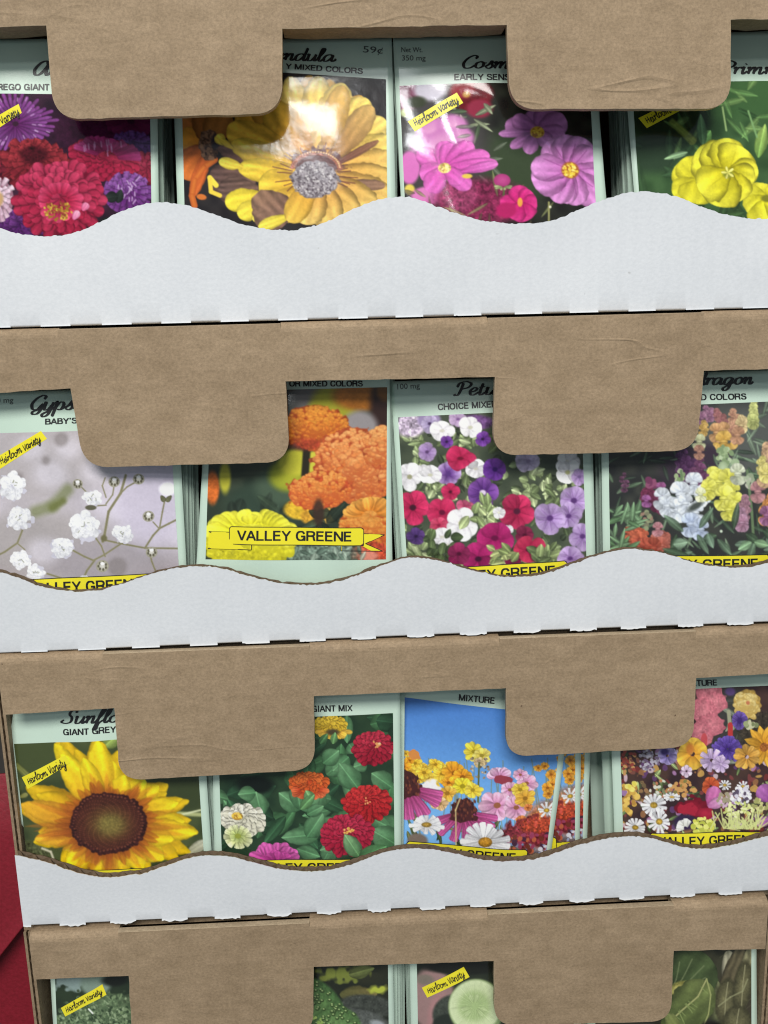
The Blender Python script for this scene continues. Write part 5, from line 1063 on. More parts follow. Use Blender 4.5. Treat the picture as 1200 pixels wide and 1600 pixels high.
GLY = {
 'a': (1.15, [[(.85, .75), (.6, 1.0), (.25, .85), (.08, .4), (.2, .02), (.5, .1), (.8, .6), (.9, .98)], [(.9, .98), (.82, .4), (.9, .04), (1.1, .12), (1.25, .4)]]),
 'n': (1.0, [[(0, .75), (.15, .98), (.2, .7), (.15, 0)], [(.17, .35), (.45, .9), (.68, .95), (.7, .6), (.68, .1), (.85, .02), (1.08, .35)]]),
 'd': (1.12, [[(.85, .75), (.6, 1.0), (.25, .85), (.08, .4), (.2, .02), (.5, .1), (.85, .7)], [(1.0, 1.9), (.9, 1.0), (.86, .15), (1.0, .02), (1.22, .35)]]),
 'u': (1.0, [[(0, .8), (.15, 1.0), (.12, .4), (.2, .03), (.5, .1), (.75, .6)], [(.82, 1.0), (.75, .4), (.82, .03), (1.08, .35)]]),
 'l': (.55, [[(0, .3), (.4, 1.2), (.5, 1.8), (.3, 1.85), (.2, 1.2), (.18, .2), (.35, 0), (.6, .35)]]),
 'C': (1.2, [[(1.12, 1.4), (1.22, 1.72), (.9, 1.88), (.4, 1.45), (.12, .7), (.32, .05), (.8, .02), (1.22, .45)]]),
 'o': (.95, [[(.5, 1.0), (.15, .75), (.1, .25), (.4, 0), (.75, .3), (.75, .8), (.5, 1.0), (.8, .78), (1.05, .82)]]),
 's': (.8, [[(0, .2), (.35, .6), (.55, 1.08), (.6, .7), (.7, .3), (.45, 0), (.08, .12)]]),
 'm': (1.6, [[(0, .75), (.15, .98), (.2, .7), (.15, 0)], [(.17, .35), (.45, .9), (.64, .95), (.66, .6), (.62, 0)], [(.66, .35), (.95, .9), (1.18, .95), (1.2, .6), (1.18, .1), (1.35, .02), (1.62, .35)]]),
 'r': (.75, [[(0, .75), (.15, .98), (.2, .7), (.15, 0)], [(.17, .4), (.4, .88), (.65, .98), (.74, .78)]]),
 'i': (.5, [[(0, .7), (.15, 1), (.1, .3), (.2, .02), (.52, .4)], [(.26, 1.38), (.3, 1.5)]]),
 'G': (1.25, [[(1.12, 1.4), (1.22, 1.72), (.9, 1.88), (.4, 1.45), (.12, .75), (.32, .15), (.75, .12), (1.1, .75)], [(1.15, .85), (1.08, .1), (.85, -.45), (.45, -.5), (.4, -.2), (.9, .1), (1.3, .5)]]),
 'y': (1.0, [[(0, .8), (.15, 1.0), (.12, .4), (.2, .03), (.5, .1), (.75, .6)], [(.84, 1.0), (.76, .2), (.6, -.6), (.25, -.85), (.1, -.55), (.6, -.1), (1.08, .35)]]),
 'p': (1.0, [[(0, .8), (.18, 1.02), (.12, 0), (.05, -.85)], [(.15, .3), (.4, .9), (.7, .95), (.85, .55), (.65, .05), (.3, .08)], [(.7, .05), (1.05, .35)]]),
 'P': (1.15, [[(.45, 1.75), (.4, .9), (.25, .1), (0, 0), (-.1, .2)], [(-.02, 1.15), (.15, 1.72), (.7, 1.92), (1.15, 1.6), (1.0, 1.1), (.45, .85)]]),
 'e': (.8, [[(.1, .4), (.5, .55), (.65, .85), (.4, 1.02), (.12, .6), (.2, .1), (.5, 0), (.88, .38)]]),
 't': (.65, [[(.3, 1.6), (.2, .7), (.22, .1), (.4, 0), (.68, .35)], [(0, 1.05), (.55, 1.12)]]),
 'g': (1.15, [[(.85, .75), (.6, 1.0), (.25, .85), (.08, .4), (.2, .02), (.5, .1), (.85, .7)], [(.92, .98), (.8, .2), (.65, -.6), (.3, -.88), (.1, -.55), (.6, -.1), (1.22, .4)]]),
 'S': (1.15, [[(1.15, 1.5), (1.0, 1.88), (.6, 1.75), (.5, 1.3), (.8, .8), (.75, .2), (.3, 0), (-.1, .2), (.1, .5)]]),
 'f': (.65, [[(0, .2), (.4, 1.1), (.6, 1.75), (.4, 1.88), (.25, 1.2), (.12, 0), (0, -.9), (.2, -.85), (.3, -.1), (.65, .35)]]),
 'w': (1.3, [[(0, .8), (.15, 1), (.12, .3), (.3, .02), (.55, .5), (.62, .95)], [(.6, .5), (.7, .05), (.95, .3), (1.05, .95), (1.3, .8)]]),
 'h': (1.0, [[(.1, 1.85), (.12, .9), (.1, 0)], [(.15, .4), (.45, .95), (.7, .8), (.68, .1), (.85, .02), (1.05, .35)]]),
 'A': (1.7, [[(1.3, 1.3), (1.0, 1.75), (.5, 1.5), (.12, .7), (.3, .05), (.75, .15), (1.2, 1.0), (1.35, 1.75)], [(1.35, 1.75), (1.25, .7), (1.35, .06), (1.55, .1), (1.75, .4)]]),
 'H': (.95, [[(.12, 1.5), (.05, 0)], [(.75, 1.55), (.68, 0)], [(-.1, .72), (.95, .82)]]),
 'V': (.9, [[(0, 1.5), (.38, 0)], [(.38, 0), (.85, 1.55)]]), ' ': (.6, []),
}
def cr(pts, n=7):
    P = np.array(pts, float); P = np.vstack([2*P[0]-P[1], P, 2*P[-1]-P[-2]]); out = []
    for i in range(1, len(P)-2):
        for t in np.linspace(0, 1, n, endpoint=False):
            a, b, c, d = P[i-1], P[i], P[i+1], P[i+2]
            out.append(.5*((2*b)+(-a+c)*t+(2*a-5*b+4*c-d)*t*t+(-a+3*b-3*c+d)*t**3))
    out.append(P[-2]); return np.array(out)
def pen_shape(word, thick, slant, callig, sx=1.0, hand=None):
    """strokes of a pen-written word as ribbons; unit = x-height"""
    V = []; F = []; O = []; x = 0; si = 0
    for ch in word:
        adv, strokes = GLY[ch]; jy = 0 if hand is None else hand.normal(0, .08); js = 1 if hand is None else hand.uniform(.88, 1.12)
        for st in strokes:
            c = cr(st)*np.array([1, js]); c[:, 1] += jy; c[:, 0] = (c[:, 0]+x)*sx + c[:, 1]*slant
            d = np.gradient(c, axis=0); ln = np.hypot(d[:, 0], d[:, 1])+1e-9; d /= ln[:, None]
            nrm = np.stack([-d[:, 1], d[:, 0]], 1)
            w = thick*(1-callig+callig*np.abs(d[:, 1])**1.5)
            w[0] *= .6; w[-1] *= .5
            b = len(V)
            for i in range(len(c)): V.append(c[i]+nrm[i]*w[i]); V.append(c[i]-nrm[i]*w[i]); O += [si, si]
            for i in range(len(c)-1): F.append((b+2*i, b+2*i+1, b+2*i+3, b+2*i+2))
            si += 1
        x += adv
    return np.array(V), np.array(F), np.array(O), x*sx

# ------------------------------------------------------------------ seed packets
PH = 0.1085
def interp_ex(v, vs_, us):
    i = np.argsort(vs_); vs_ = np.array(vs_)[i]; us = np.array(us)[i]
    y = np.interp(v, vs_, us)
    lo = us[0]+(v-vs_[0])*(us[1]-us[0])/(vs_[1]-vs_[0]); hi = us[-1]+(v-vs_[-1])*(us[-1]-us[-2])/(vs_[-1]-vs_[-2])
    return np.where(v < vs_[0], lo, np.where(v > vs_[-1], hi, y))
def sst(a, b, x):
    t = np.clip((x-a)/(b-a), 0, 1); return t*t*(3-2*t)

class Packet:
    def __init__(s, row, Lp, Rp, yb, tilt, bulge, seed, raise_=0.0, amp=0.00022, waves=None):
        s.row = row; s.zb = ZB[row]+0.0034+raise_; t = math.radians(tilt)
        s.O = np.array([0, yb, s.zb]); s.V0 = np.array([0, math.sin(t), math.cos(t)]); s.n = np.array([0, -math.cos(t), math.sin(t)])
        s.bulge, s.amp = bulge, amp; r = np.random.default_rng(seed)
        s.w = [(r.uniform(1, 3.2), r.uniform(1, 3.4), r.uniform(0, 6.28), r.uniform(-1, 1)) for _ in range(5)]
        s.extra = waves
        def uv(p):
            P = s.plane(*p); return P[0], float((P-s.O) @ s.V0)
        s.Lu, s.Lv = zip(*[uv(p) for p in Lp]); s.Ru, s.Rv = zip(*[uv(p) for p in Rp])
    def plane(s, px, py):
        d = ray(px, py); t = ((s.O-CAM) @ s.n)/(d @ s.n); return CAM+d*t[..., None]
    def xl(s, v): return interp_ex(v, s.Lv, s.Lu)
    def xr(s, v): return interp_ex(v, s.Rv, s.Ru)
    def puff(s, a, b):
        a = np.clip(a, 0, 1); b = np.clip(b, 0, 1)
        win = sst(0.01, .30, a)*sst(0.01, .30, 1-a)*sst(0.0, .22, b)*sst(0.0, .25, 1-b)
        d = s.bulge*win
        for fx, fy, ph, k in s.w: d = d + s.amp*k*np.sin(6.283*(fx*a+fy*b)+ph)*(0.35+0.65*win)
        if s.extra is not None: d = d + s.extra(a, b)
        return d
    def lift(s, u, v, off):
        a = (u-s.xl(v))/(s.xr(v)-s.xl(v)); b = v/PH
        d = s.puff(a, b)+off
        P = s.O + u[..., None]*np.array([1., 0, 0]) + v[..., None]*s.V0
        return P + d[..., None]*s.n
    def map(s, px, py, off):
        P = s.plane(px, py); u = P[..., 0]; v = (P-s.O) @ s.V0
        return s.lift(u, v, off)
    def pouch(s, org, front=True, nu=44, nv=60, dx=0.0):
        a = np.linspace(0, 1, nu)[None, :]; v = np.linspace(0, PH, nv)[:, None]*np.ones((1, nu))
        u = s.xl(v)*(1-a)+s.xr(v)*a
        A = s.lift(u, v, np.zeros_like(u)); B = s.O+u[..., None]*np.array([1., 0, 0])+v[..., None]*s.V0 - s.n*(0.0006+0.4*s.bulge*(np.sin(math.pi*a)*np.sin(math.pi*v/PH))[..., None])
        n = nu*nv; F = [grid_faces(nv, nu)[:, ::-1], grid_faces(nv, nu, n)]
        i = np.arange(n).reshape(nv, nu); ring = np.concatenate([i[0, :], i[1:, -1], i[-1, -2::-1], i[-2:0:-1, 0]])
        F.append(np.stack([ring, np.roll(ring, -1), np.roll(ring, -1)+n, ring+n], 1)[:, ::-1])
        return mesh_np('pouch', np.vstack([A.reshape(-1, 3), B.reshape(-1, 3)]), np.vstack(F)[:, ::-1], org)

def face_camera(F, P):
    """flip faces so that they look at -Y"""
    a, b, c = P[F[:, 0]], P[F[:, 1]], P[F[:, 2]]; n = np.cross(b-a, c-a); bad = n[:, 1] > 0
    F = F.copy(); F[bad] = F[bad][:, ::-1]; return F

STK = {}
FIN = {'calendula': (.008, .88, 1), 'cosmos': (.010, .88, 1), 'primrose': (.010, .93, 1), 'sunflower': (.008, .96, 1), 'marigold': (.010, .94, 1),
       'petunia': (.014, .80, 1), 'snapdragon': (.014, .74, 1), 'wildflower': (.018, .86, 0), 'aster': (.012, .88, 1), 'zinnia': (.014, .88, 0)}   # grain, saturation, screen softness of each print
def build_packet(key, row, Lp, Rp, pic, paint, label, yb=0.0080, tilt=3.0, bulge=0.0018, raise_=0.0, title=None, subs=(), small=(), banner=None, sticker=None, seed=1, amp=0.00030, waves=None, group=None):
    pk = Packet(row, Lp, Rp, yb, tilt, bulge, seed, raise_, amp, waves)
    org = np.array([(pk.xl(0.0)+pk.xr(0.0))/2, yb, pk.zb])
    root = empty('seed_packet', org); tag(root, label, 'seed packet', group or 'seed packets at the front of the cases')
    link('pouch', pk.pouch(org), root, [M_MINT])
    # printed photograph
    pc = Pic(pic, seed); paint(pc); C = srgb(pc.finish(*FIN.get(key, (.016, .93, 0)))*255)*GAIN
    P = pk.map(pc.X, pc.Y, 0.00008); me = mesh_np('picture', P.reshape(-1, 3), face_camera(grid_faces(pc.h, pc.w), P.reshape(-1, 3)), org)
    at_ = me.color_attributes.new('ink', 'FLOAT_COLOR', 'POINT'); buf = np.ones((pc.h*pc.w, 4), np.float32); buf[:, :3] = np.clip(C, 0, .95).reshape(-1, 3)
    at_.data.foreach_set('color', buf.ravel())
    link('picture', me, root, [M_PRINT])
    def put2d(name, XY, F, parent, mat, off, layers=None, at_org=org):
        P = pk.map(XY[:, 0], XY[:, 1], off + (0 if layers is None else layers*0.000012))
        k = F.shape[1]
        me = mesh_np(name, P, face_camera(F, P), at_org)
        o = link(name, me, parent, [mat]); return o
    def word(name, s, L_, R_, cap, parent, mat, bold, off):
        lay = None
        if bold: v, f, lay = sans_shape(s, .088 if cap > 12 else .098)
        else: v, f = text_shape(s, bold)
        L_ = np.array(L_, float); R_ = np.array(R_, float); d = R_-L_; up = np.array([d[1], -d[0]])/np.linalg.norm(d)
        return put2d(name, L_+v[:, :1]*d+v[:, 1:]*cap*up, f, parent, mat, off, lay)
    if title:
        w, x, y, xh, ux, sl = title; V, F, Ol, _ = pen_shape(w, .225, .28, .68, ux/xh)
        XY = np.stack([x+V[:, 0]*xh, y+V[:, 0]*xh*sl-V[:, 1]*xh], 1); put2d('title', XY, F, root, M_INK, .00014, Ol)
    for s_, L_, R_, cap in subs: word('subtitle', s_, L_, R_, cap, root, M_INK, True, .00014)
    for s_, L_, R_, cap in small: word('small_print', s_, L_, R_, cap, root, M_INKG, False, .00014)
    if sticker:
        c = np.array(sticker, float); g = []; nx, ny = 12, 4; rr = np.random.default_rng(seed)
        for j in range(ny):
            for i in range(nx):
                s_, t_ = i/(nx-1), j/(ny-1); g.append((c[0]*(1-s_)+c[1]*s_)*(1-t_)+(c[3]*(1-s_)+c[2]*s_)*t_)
        st = put2d('heirloom_sticker', np.array(g), grid_faces(ny, nx), root, M_YEL, .00015)
        V, F, Ol, wd = pen_shape('Heirloom Variety', .10, .16, .0, 1.0, rr)
        ex = (c[1]-c[0]); ey = (c[3]-c[0]); Ln = np.linalg.norm(ex); Hh = np.linalg.norm(ey)
        XY = c[0]+ex*(.07+.86*V[:, :1]/wd)+ey*(.74-.36*V[:, 1:])
        put2d('lettering', XY, F, st, M_INK, .00021, Ol)
    if banner:
        (lx, ly), (rx, ry), cap = banner              # baseline ends of the words
        Lb, Rb = np.array([lx, ly], float), np.array([rx, ry], float); d = (Rb-Lb); w_ = np.linalg.norm(d); e = d/w_; up = np.array([e[1], -e[0]])
        q = cap/15.5
        def pt(x, y): return Lb+e*x+up*y
        def poly(pts): return np.array([pt(*p_) for p_ in pts])
        x0, x1, y0, y1 = -12*q, w_+19*q, -6.5*q, cap+5.5*q
        # body with rounded ends
        loop = []
        for cx_, cy2, a0 in ((x1-4*q, y1-4*q, 0), (x0+4*q, y1-4*q, 90), (x0+4*q, y0+4*q, 180), (x1-4*q, y0+4*q, 270)):
            for t_ in np.linspace(0, 90, 5): loop.append((cx_+4*q*math.cos(math.radians(a0+t_)), cy2+4*q*math.sin(math.radians(a0+t_))))
        # fill body as strips so that it follows the paper
        nx = 40; xs_ = np.linspace(x0, x1, nx); ins = np.where((xs_ < x0+4*q), 4*q-np.sqrt(np.clip((4*q)**2-(x0+4*q-xs_)**2, 0, None)), np.where(xs_ > x1-4*q, 4*q-np.sqrt(np.clip((4*q)**2-(xs_-x1+4*q)**2, 0, None)), 0))
        g = np.array([[pt(x, y0+i_+(y1-y0-2*i_)*t_) for x, i_ in zip(xs_, ins)] for t_ in np.linspace(0, 1, 5)]).reshape(-1, 2)
        bn = put2d('brand_banner', g, grid_faces(5, nx), root, M_YEL, .00014)
        # swallow tails
        tl = [(x0-33*q, y1-9*q), (x0, y1-9*q), (x0, y0), (x0+35*q, y0), (x0+35*q, y0-8*q), (x0-34*q, y0-8*q), (x0-3*q, y0+4.5*q)]
        tr = [(x1+33*q, y1-11*q), (x1, y1-9*q), (x1, y0), (x1-35*q, y0), (x1-35*q, y0-8*q), (x1+30*q, y0-9*q), (x1+3*q, y0+3*q)]
        for tp in (tl, tr):
            bm = bmesh.new(); f_ = bm.faces.new([bm.verts.new((*pt(*p_), 0)) for p_ in tp]); rs = bmesh.ops.triangulate(bm, faces=[f_])
            bm.verts.index_update(); V2 = np.array([v_.co[:2] for v_ in bm.verts]); F2 = np.array([[v_.index for v_ in f2.verts] for f2 in bm.faces]); bm.free()
            put2d('ribbon_tail', V2, F2, bn, M_YEL, .00012)
        # black keyline
        V, F, Ol = [], [], []; lay = 0
        for lp, closed in ((loop, True), (tl, True), (tr, True)):
            c = poly(lp); n = len(c)
            for i in range(n):
                a_, b_ = c[i], c[(i+1) % n]; d_ = (b_-a_); l_ = np.linalg.norm(d_)
                if l_ < 1e-6: continue
                nn = np.array([-d_[1], d_[0]])/l_*0.55*q; m_ = max(2, int(l_/8)+1); b0 = len(V)
                for t_ in np.linspace(0, 1, m_): V += [a_+d_*t_+nn, a_+d_*t_-nn]; Ol += [lay % 5]*2
                for k_ in range(m_-1): F.append((b0+2*k_, b0+2*k_+1, b0+2*k_+3, b0+2*k_+2))
                lay += 1
        put2d('keyline', np.array(V), np.array(F), bn, M_INK, .00018, np.array(Ol))
        word('lettering', 'VALLEY GREENE', Lb, Rb, cap, bn, M_INK, True, .00024)
    STK[key] = (pk, org, root)
    return pk, root

def bump_at(a0, b0, ra, rb, h):
    return lambda a, b: h*np.exp(-((a-a0)/ra)**2-((b-b0)/rb)**2)

PKT = [
 ('aster', 0, [(-78, 190), (-70, 318)], [(246, 190), (248, 318)], [(-66, 147), (234, 149), (238, 400), (-58, 400)], paint_aster,
  'seed packet of red and purple asters, at the left end of the top case', dict(title=('Aster', 51, 118, 12.5, 16, 0), subs=[('CREGO GIANT', (-12, 142), (78, 142), 10)], sticker=[(-46, 207), (31, 164), (36, 178), (-36, 224)], tilt=3, yb=.0125, bulge=.0010, amp=.00012, seed=11)),
 ('calendula', 0, [(273, 190), (277, 318)], [(612, 60), (618, 305)], [(283, 104), (603, 124), (606, 390), (290, 390)], paint_calendula,
  'seed packet of a golden orange calendula with a bright light reflection', dict(title=('Calendula', 382, 92, 10.5, 16.5, .035), subs=[('Y MIXED COLORS', (446, 108), (567, 116), 8.7)], small=[('59¢', (567, 82), (598, 84), 10)], tilt=5, yb=.0125, bulge=.0006, amp=.00007, seed=12)),
 ('cosmos', 0, [(614, 60), (626, 300)], [(936, 180), (947, 305)], [(624, 134), (921, 130), (934, 385), (636, 385)], paint_cosmos,
  'seed packet of pink cosmos flowers with yellow centres', dict(title=('Cosmos', 720, 108, 11, 16.8, 0), subs=[('EARLY SENSATION', (709, 127.5), (840, 127), 10)], small=[('Net Wt.', (627, 82), (660, 82), 8), ('350 mg', (628, 95), (665, 95), 8)], sticker=[(637, 190), (713, 147), (723, 163), (648, 206)], tilt=5, yb=.0125, seed=13)),
 ('primrose', 0, [(981, 175), (991, 300)], [(1288, 175), (1288, 300)], [(987, 131), (1276, 128), (1276, 380), (1004, 380)], paint_primrose,
  'seed packet of yellow evening primrose, at the right end of the top case', dict(title=('Primrose', 1123, 117.5, 11, 17, 0), sticker=[(997, 185), (1075, 148), (1084, 163), (1010, 201)], tilt=5, yb=.0125, seed=14)),
 ('gypsophila', 1, [(-22, 600), (-14, 880)], [(276, 600), (291, 880)], [(-11, 677), (266, 669), (283, 940), (-3, 945)], paint_gyps,
  "seed packet of tiny white baby's breath on a lilac grey picture", dict(tilt=2.0, title=('Gypsophila', 46, 641, 12, 16.8, -.02), subs=[("BABY'S BREATH", (72, 663), (182, 659), 9)], small=[('350 mg', (-18, 630), (21, 629), 8)], sticker=[(-8, 716), (66, 673), (76, 685), (0, 733)], banner=((46, 927), (222, 919), 17), seed=21)),
 ('marigold', 1, [(318, 700), (307, 880)], [(609, 600), (613, 870)], [(330, 612), (605, 605), (603, 874), (321, 874)], paint_marigold,
  'seed packet of ruffled orange and yellow marigolds with its whole yellow banner showing', dict(tilt=4.2, raise_=.012, subs=[('OR MIXED COLORS', (452, 604), (567, 604), 9)], banner=((371, 843), (549, 845), 15.5), seed=22)),
 ('petunia', 1, [(610, 597), (628, 870)], [(925, 650), (930, 855)], [(622, 652), (908, 638), (918, 920), (639, 925)], paint_petunia,
  'seed packet of magenta, white and lavender petunias', dict(tilt=5.5, title=('Petunia', 711, 618, 11, 17.5, -.03), subs=[('CHOICE MIXED COLORS', (684, 641), (834, 633), 10)], small=[('100 mg', (621, 608.5), (656, 606.5), 8.5)], banner=((692, 908), (866, 898), 16), seed=23, bulge=.0022)),
 ('snapdragon', 1, [(940, 710), (942, 862)], [(1244, 700), (1242, 862)], [(950, 638), (1232, 626), (1231, 912), (954, 915)], paint_snap,
  'seed packet of mixed snapdragons with white and yellow spikes', dict(tilt=3.4, title=('Snapdragon', 1022, 603, 10.5, 14.6, -.02), subs=[('MIXED COLORS', (1061, 626), (1165, 624), 9.5)], banner=((1003, 889), (1182, 887), 15.5), seed=24)),
 ('sunflower', 2, [(21, 1112), (14, 1163), (15, 1215), (23, 1272), (42, 1300), (46, 1340)], [(318, 1150), (331, 1335)], [(22, 1162), (306, 1147), (322, 1385), (48, 1388)], paint_sunflower,
  'seed packet of one large yellow sunflower with a bent left edge', dict(tilt=2.2, title=('Sunflower', 98, 1129, 10.5, 16.5, -.02), subs=[('GIANT GREY STRIPE', (100, 1147), (234, 1140), 9.5)], sticker=[(34.5, 1214), (103, 1178), (111, 1190), (44, 1232)], banner=((98, 1377), (262, 1373), 15), seed=31)),
 ('zinnia', 2, [(331, 1150), (335, 1330)], [(625, 1085), (627, 1315)], [(340, 1124), (614, 1114), (617, 1375), (348, 1378)], paint_zinnia,
  'seed packet of red, orange and white zinnias among green leaves', dict(tilt=2.4, subs=[('GIANT MIX', (487, 1111.5), (551, 1110), 9.5)], banner=((393, 1361), (563, 1359), 15), seed=32)),
 ('meadow', 2, [(590, 1185), (572, 1325)], [(881, 1185), (862, 1325)], [(600, 1086), (880, 1117), (846, 1395), (572, 1372)], paint_meadow,
  'crooked seed packet of meadow flowers under a blue sky', dict(yb=.0125, subs=[('MIXTURE', (716, 1093), (772, 1098.5), 9.5)], banner=((646, 1333), (804, 1345), 15), seed=33)),
 ('wildflower', 2, [(956, 1180), (960, 1300)], [(1250, 1150), (1250, 1300)], [(966, 1081), (1238, 1069), (1240, 1338), (975, 1345)], paint_wild,
  'seed packet of crowded mixed wildflowers and daisies, at the right end of its case', dict(tilt=4.4, subs=[('MIXTURE', (1066, 1072), (1120, 1070.5), 9)], banner=((1025, 1319), (1181, 1316), 14.5), seed=34)),
 ('parsley', 3, [(79, 1530), (83, 1600)], [(345, 1530), (350, 1600)], [(85, 1505), (335, 1497), (338, 1660), (92, 1664)], paint_parsley,
  'curly grey green leaf seed packet, at the left end of the bottom case', dict(sticker=[(95.5, 1574), (161, 1535), (168, 1550), (102.5, 1587)], seed=41)),
 ('gherkin', 3, [(350, 1520), (352, 1600)], [(614, 1510), (616, 1600)], [(362, 1500), (606, 1493), (608, 1660), (364, 1664)], paint_gherkin,
  'seed packet with a warty green gherkin picture', dict(seed=42)),
 ('cucumber', 3, [(640, 1510), (642, 1600)], [(908, 1500), (908, 1600)], [(651, 1490), (898, 1480), (896, 1655), (654, 1660)], paint_cucumber,
  'seed packet with a sliced cucumber picture and a yellow strip', dict(sticker=[(659, 1542.5), (724, 1508), (733, 1523), (667.5, 1557.5)], seed=43)),
 ('lettuce', 3, [(918, 1490), (918, 1600)], [(1182, 1490), (1183, 1600)], [(930, 1473), (1174, 1466), (1174, 1650), (930, 1655)], paint_lettuce,
  'dark green leafy vegetable seed packet, at the right end of the bottom case', dict(seed=44)),
]
for k, row, Lp, Rp, pic, fn, lab, kw in PKT:
    build_packet(k, row, Lp, Rp, pic, fn, lab, **kw)

# packets standing behind the front ones: only their mint edges show
def plain_pouch():
    w = 0.0815; nu, nv = 14, 18
    a = np.linspace(0, 1, nu)[None, :]*np.ones((nv, 1)); b = np.linspace(0, 1, nv)[:, None]*np.ones((1, nu))
    th = 0.00045+0.0006*np.sin(math.pi*a)**.7*np.sin(math.pi*b)**.7
    A = np.stack([(a-.5)*w, -th, b*PH], -1).reshape(-1, 3); B = np.stack([(a-.5)*w, th, b*PH], -1).reshape(-1, 3)
    n = nu*nv; i = np.arange(n).reshape(nv, nu); ring = np.concatenate([i[0, :], i[1:, -1], i[-1, -2::-1], i[-2:0:-1, 0]])
    F = np.vstack([grid_faces(nv, nu)[:, ::-1], grid_faces(nv, nu, n), np.stack([ring, np.roll(ring, -1), np.roll(ring, -1)+n, ring+n], 1)])
    me = mesh_np('seed_packet', np.vstack([A, B]), F); me.materials.append(M_MINT)
    me.polygons.foreach_set('use_smooth', [True]*len(me.polygons)); return me
PM = plain_pouch()
def copy_tree(o, parent=None):
    c = o.copy(); COL.objects.link(c)
    if parent is not None: c.parent = parent
    for ch in list(o.children): copy_tree(ch, c)
    return c
STACKS = {  # key: (count, dx per packet, jitter, first gap, pitch, label)
 'aster': (11, .0001, .0009, .0030, .0022, 'mint packet edge in the stack behind the aster packet'),
 'calendula': (4, .0, .0006, .0030, .0022, 'mint packet edge in the stack behind the calendula packet'),
 'cosmos': (4, .0, .0006, .0030, .0022, 'mint packet edge in the stack behind the cosmos packet'),
 'primrose': (12, -.0002, .0009, .0030, .0022, 'mint packet edge in the stack behind the evening primrose packet'),
 'gypsophila': (6, .0007, .0004, .0026, .0020, "mint packet edge in the stack behind the baby's breath packet"),
 'marigold': (3, .0, .0005, .0030, .0022, 'mint packet edge in the stack behind the marigold packet'),
 'petunia': (4, -.0006, .0004, .0026, .0022, 'mint packet edge in the stack behind the petunia packet'),
 'snapdragon': (6, .0, .0006, .0030, .0022, 'mint packet edge in the stack behind the snapdragon packet'),
 'sunflower': (5, .0005, .0005, .0028, .0020, 'mint packet edge in the stack behind the sunflower packet'),
 'zinnia': (3, .0, .0005, .0026, .0020, 'mint packet edge in the stack behind the zinnia packet'),
 'wildflower': (2, -.0031, .0003, .0050, .0130, 'mint packet edge in the stack behind the crowded wildflower packet'),
 'parsley': (4, .0, .0005, .0028, .0022, 'mint packet edge in the stack behind the curly leaf packet'),
 'gherkin': (5, .0013, .0006, .0028, .0022, 'mint packet edge in the stack behind the gherkin packet'),
 'cucumber': (4, -.0003, .0006, .0028, .0022, 'mint packet edge in the stack behind the cucumber packet'),
 'lettuce': (4, .0, .0005, .0028, .0022, 'mint packet edge in the stack behind the leafy vegetable packet'),
}
rs = np.random.default_rng(5); first = True
for k, (n, dx, jit, g0, pitch, lab) in STACKS.items():
    pk, org, root = STK[k]; xm = (pk.xl(0.06)+pk.xr(0.06))/2; wide = pk.xr(0.06)-pk.xl(0.06)
    lean = math.atan2((pk.xl(.09)+pk.xr(.09)-pk.xl(.03)-pk.xr(.03))/2, .06)
    ta = -math.asin(pk.V0[1])
    for i in range(n):
        o = bpy.data.objects.new('seed_packet', PM); COL.objects.link(o)
        x = xm + dx*(i+1) + rs.normal(0, jit)
        o.location = (x - .06*math.tan(lean), org[1]+g0+pitch*i+abs(rs.normal(0, .0002)), pk.zb+0.0002)
        o.rotation_euler = (ta*max(0, 1-i*.07), lean+rs.normal(0, .004), rs.normal(0, .004))
        o.scale.x = wide/0.0815
        tag(o, lab, 'seed packet', lab.replace('mint packet edge in the stack', 'packets stacked'))
# two more meadow packets fanned out behind the crooked one, their pictures showing
pk, org, root = STK['meadow']
for i, (dx, dy, rot, lab) in enumerate(((.0171, .0030, -.12, 'middle one of the fanned meadow packets, a strip of orange flowers showing'),
                                        (.0211, .0056, -.10, 'rearmost of three fanned meadow packets beside the dark gap'))):
    c = copy_tree(root); c.location = root.location + Vector((dx, dy, .0)); c.rotation_euler = (0, rot, 0); c['label'] = lab
    c['group'] = 'fanned meadow packets'
root['group'] = 'fanned meadow packets'
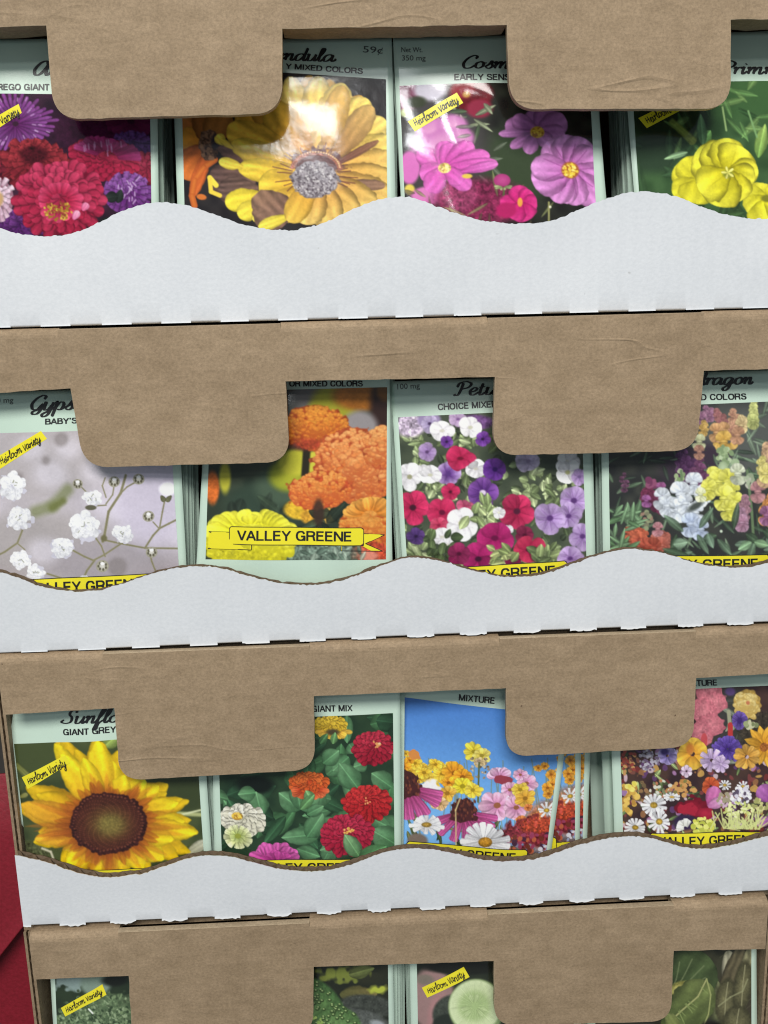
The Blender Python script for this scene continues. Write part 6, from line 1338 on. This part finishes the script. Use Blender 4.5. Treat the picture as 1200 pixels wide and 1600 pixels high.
# kraft dividers standing in the gaps of the second and third cases
for r, px, y in ((1, 935, 830), (2, 921, 1270)):
    e = CASES[r]; x = at(px, y, .034)[0]; bm = bmesh.new()
    add_box(bm, x-.0015, x+.0015, .034, DEPTH-T-.001, ZB[r]+.0034, ZB[r]+.062)
    link('divider', bm_mesh('divider', bm, tuple(e.location)), e, [M_KIN], smooth=False)

# ------------------------------------------------------------------ surroundings
def big(name, x0, x1, y0, y1, z0, z1, mat):
    bm = bmesh.new(); add_box(bm, x0, x1, y0, y1, z0, z1); o = link(name, bm_mesh(name, bm), None, [mat], smooth=False); return o
tag(big('shelf', -.7, .9, -.06, .55, -.03, ZB[3]-.0005, M_SHELF), kind='structure')
tag(big('wall', -.9, 1.1, .56, .60, -.03, 1.4, M_SHELF), kind='structure')
# red cloth hanging behind the left side, one fold overlapping the other along a slanting hem
YR = .035
A, B = at(0, 1487, YR), at(36, 1441, YR); sl = (B[2]-A[2])/(B[0]-A[0]); ztop = at(5, 1212, YR)[2]
XC = min(XL[2], XL[3])-.0062
rc = empty('red_cloth', (-.2, YR, 0)); tag(rc, 'red cloth hanging beside the lower left of the cases', 'cloth')
def cloth(name, side, y):
    nx, nz = 70, 90; X = np.linspace(-.42, XC, nx); V = np.zeros((nz, nx, 3))
    for i, x in enumerate(X):
        zh = min(max(A[2]+sl*(x-A[0]), .012), ztop-.02)
        z0, z1 = (zh, ztop) if side > 0 else (.001, zh+.010)
        for j in range(nz):
            t = j/(nz-1); z = z0+(z1-z0)*t
            yy = y + .002*math.sin(x*34+z*9) + .001*math.sin(z*41+x*13)
            if side > 0: yy += -.003*math.exp(-(z-zh)/.006) + 1.2*max(0, z-ztop+.03)**1.5
            V[j, i] = (x, yy, z)
    P = V.reshape(-1, 3); o = link(name, mesh_np(name, P, face_camera(grid_faces(nz, nx), P), tuple(rc.location)), rc, [M_RED])
    md = o.modifiers.new('thickness', 'SOLIDIFY'); md.thickness = .0012; md.offset = -1
cloth('upper_fold', 1, YR-.004); cloth('lower_fold', -1, YR+.003)
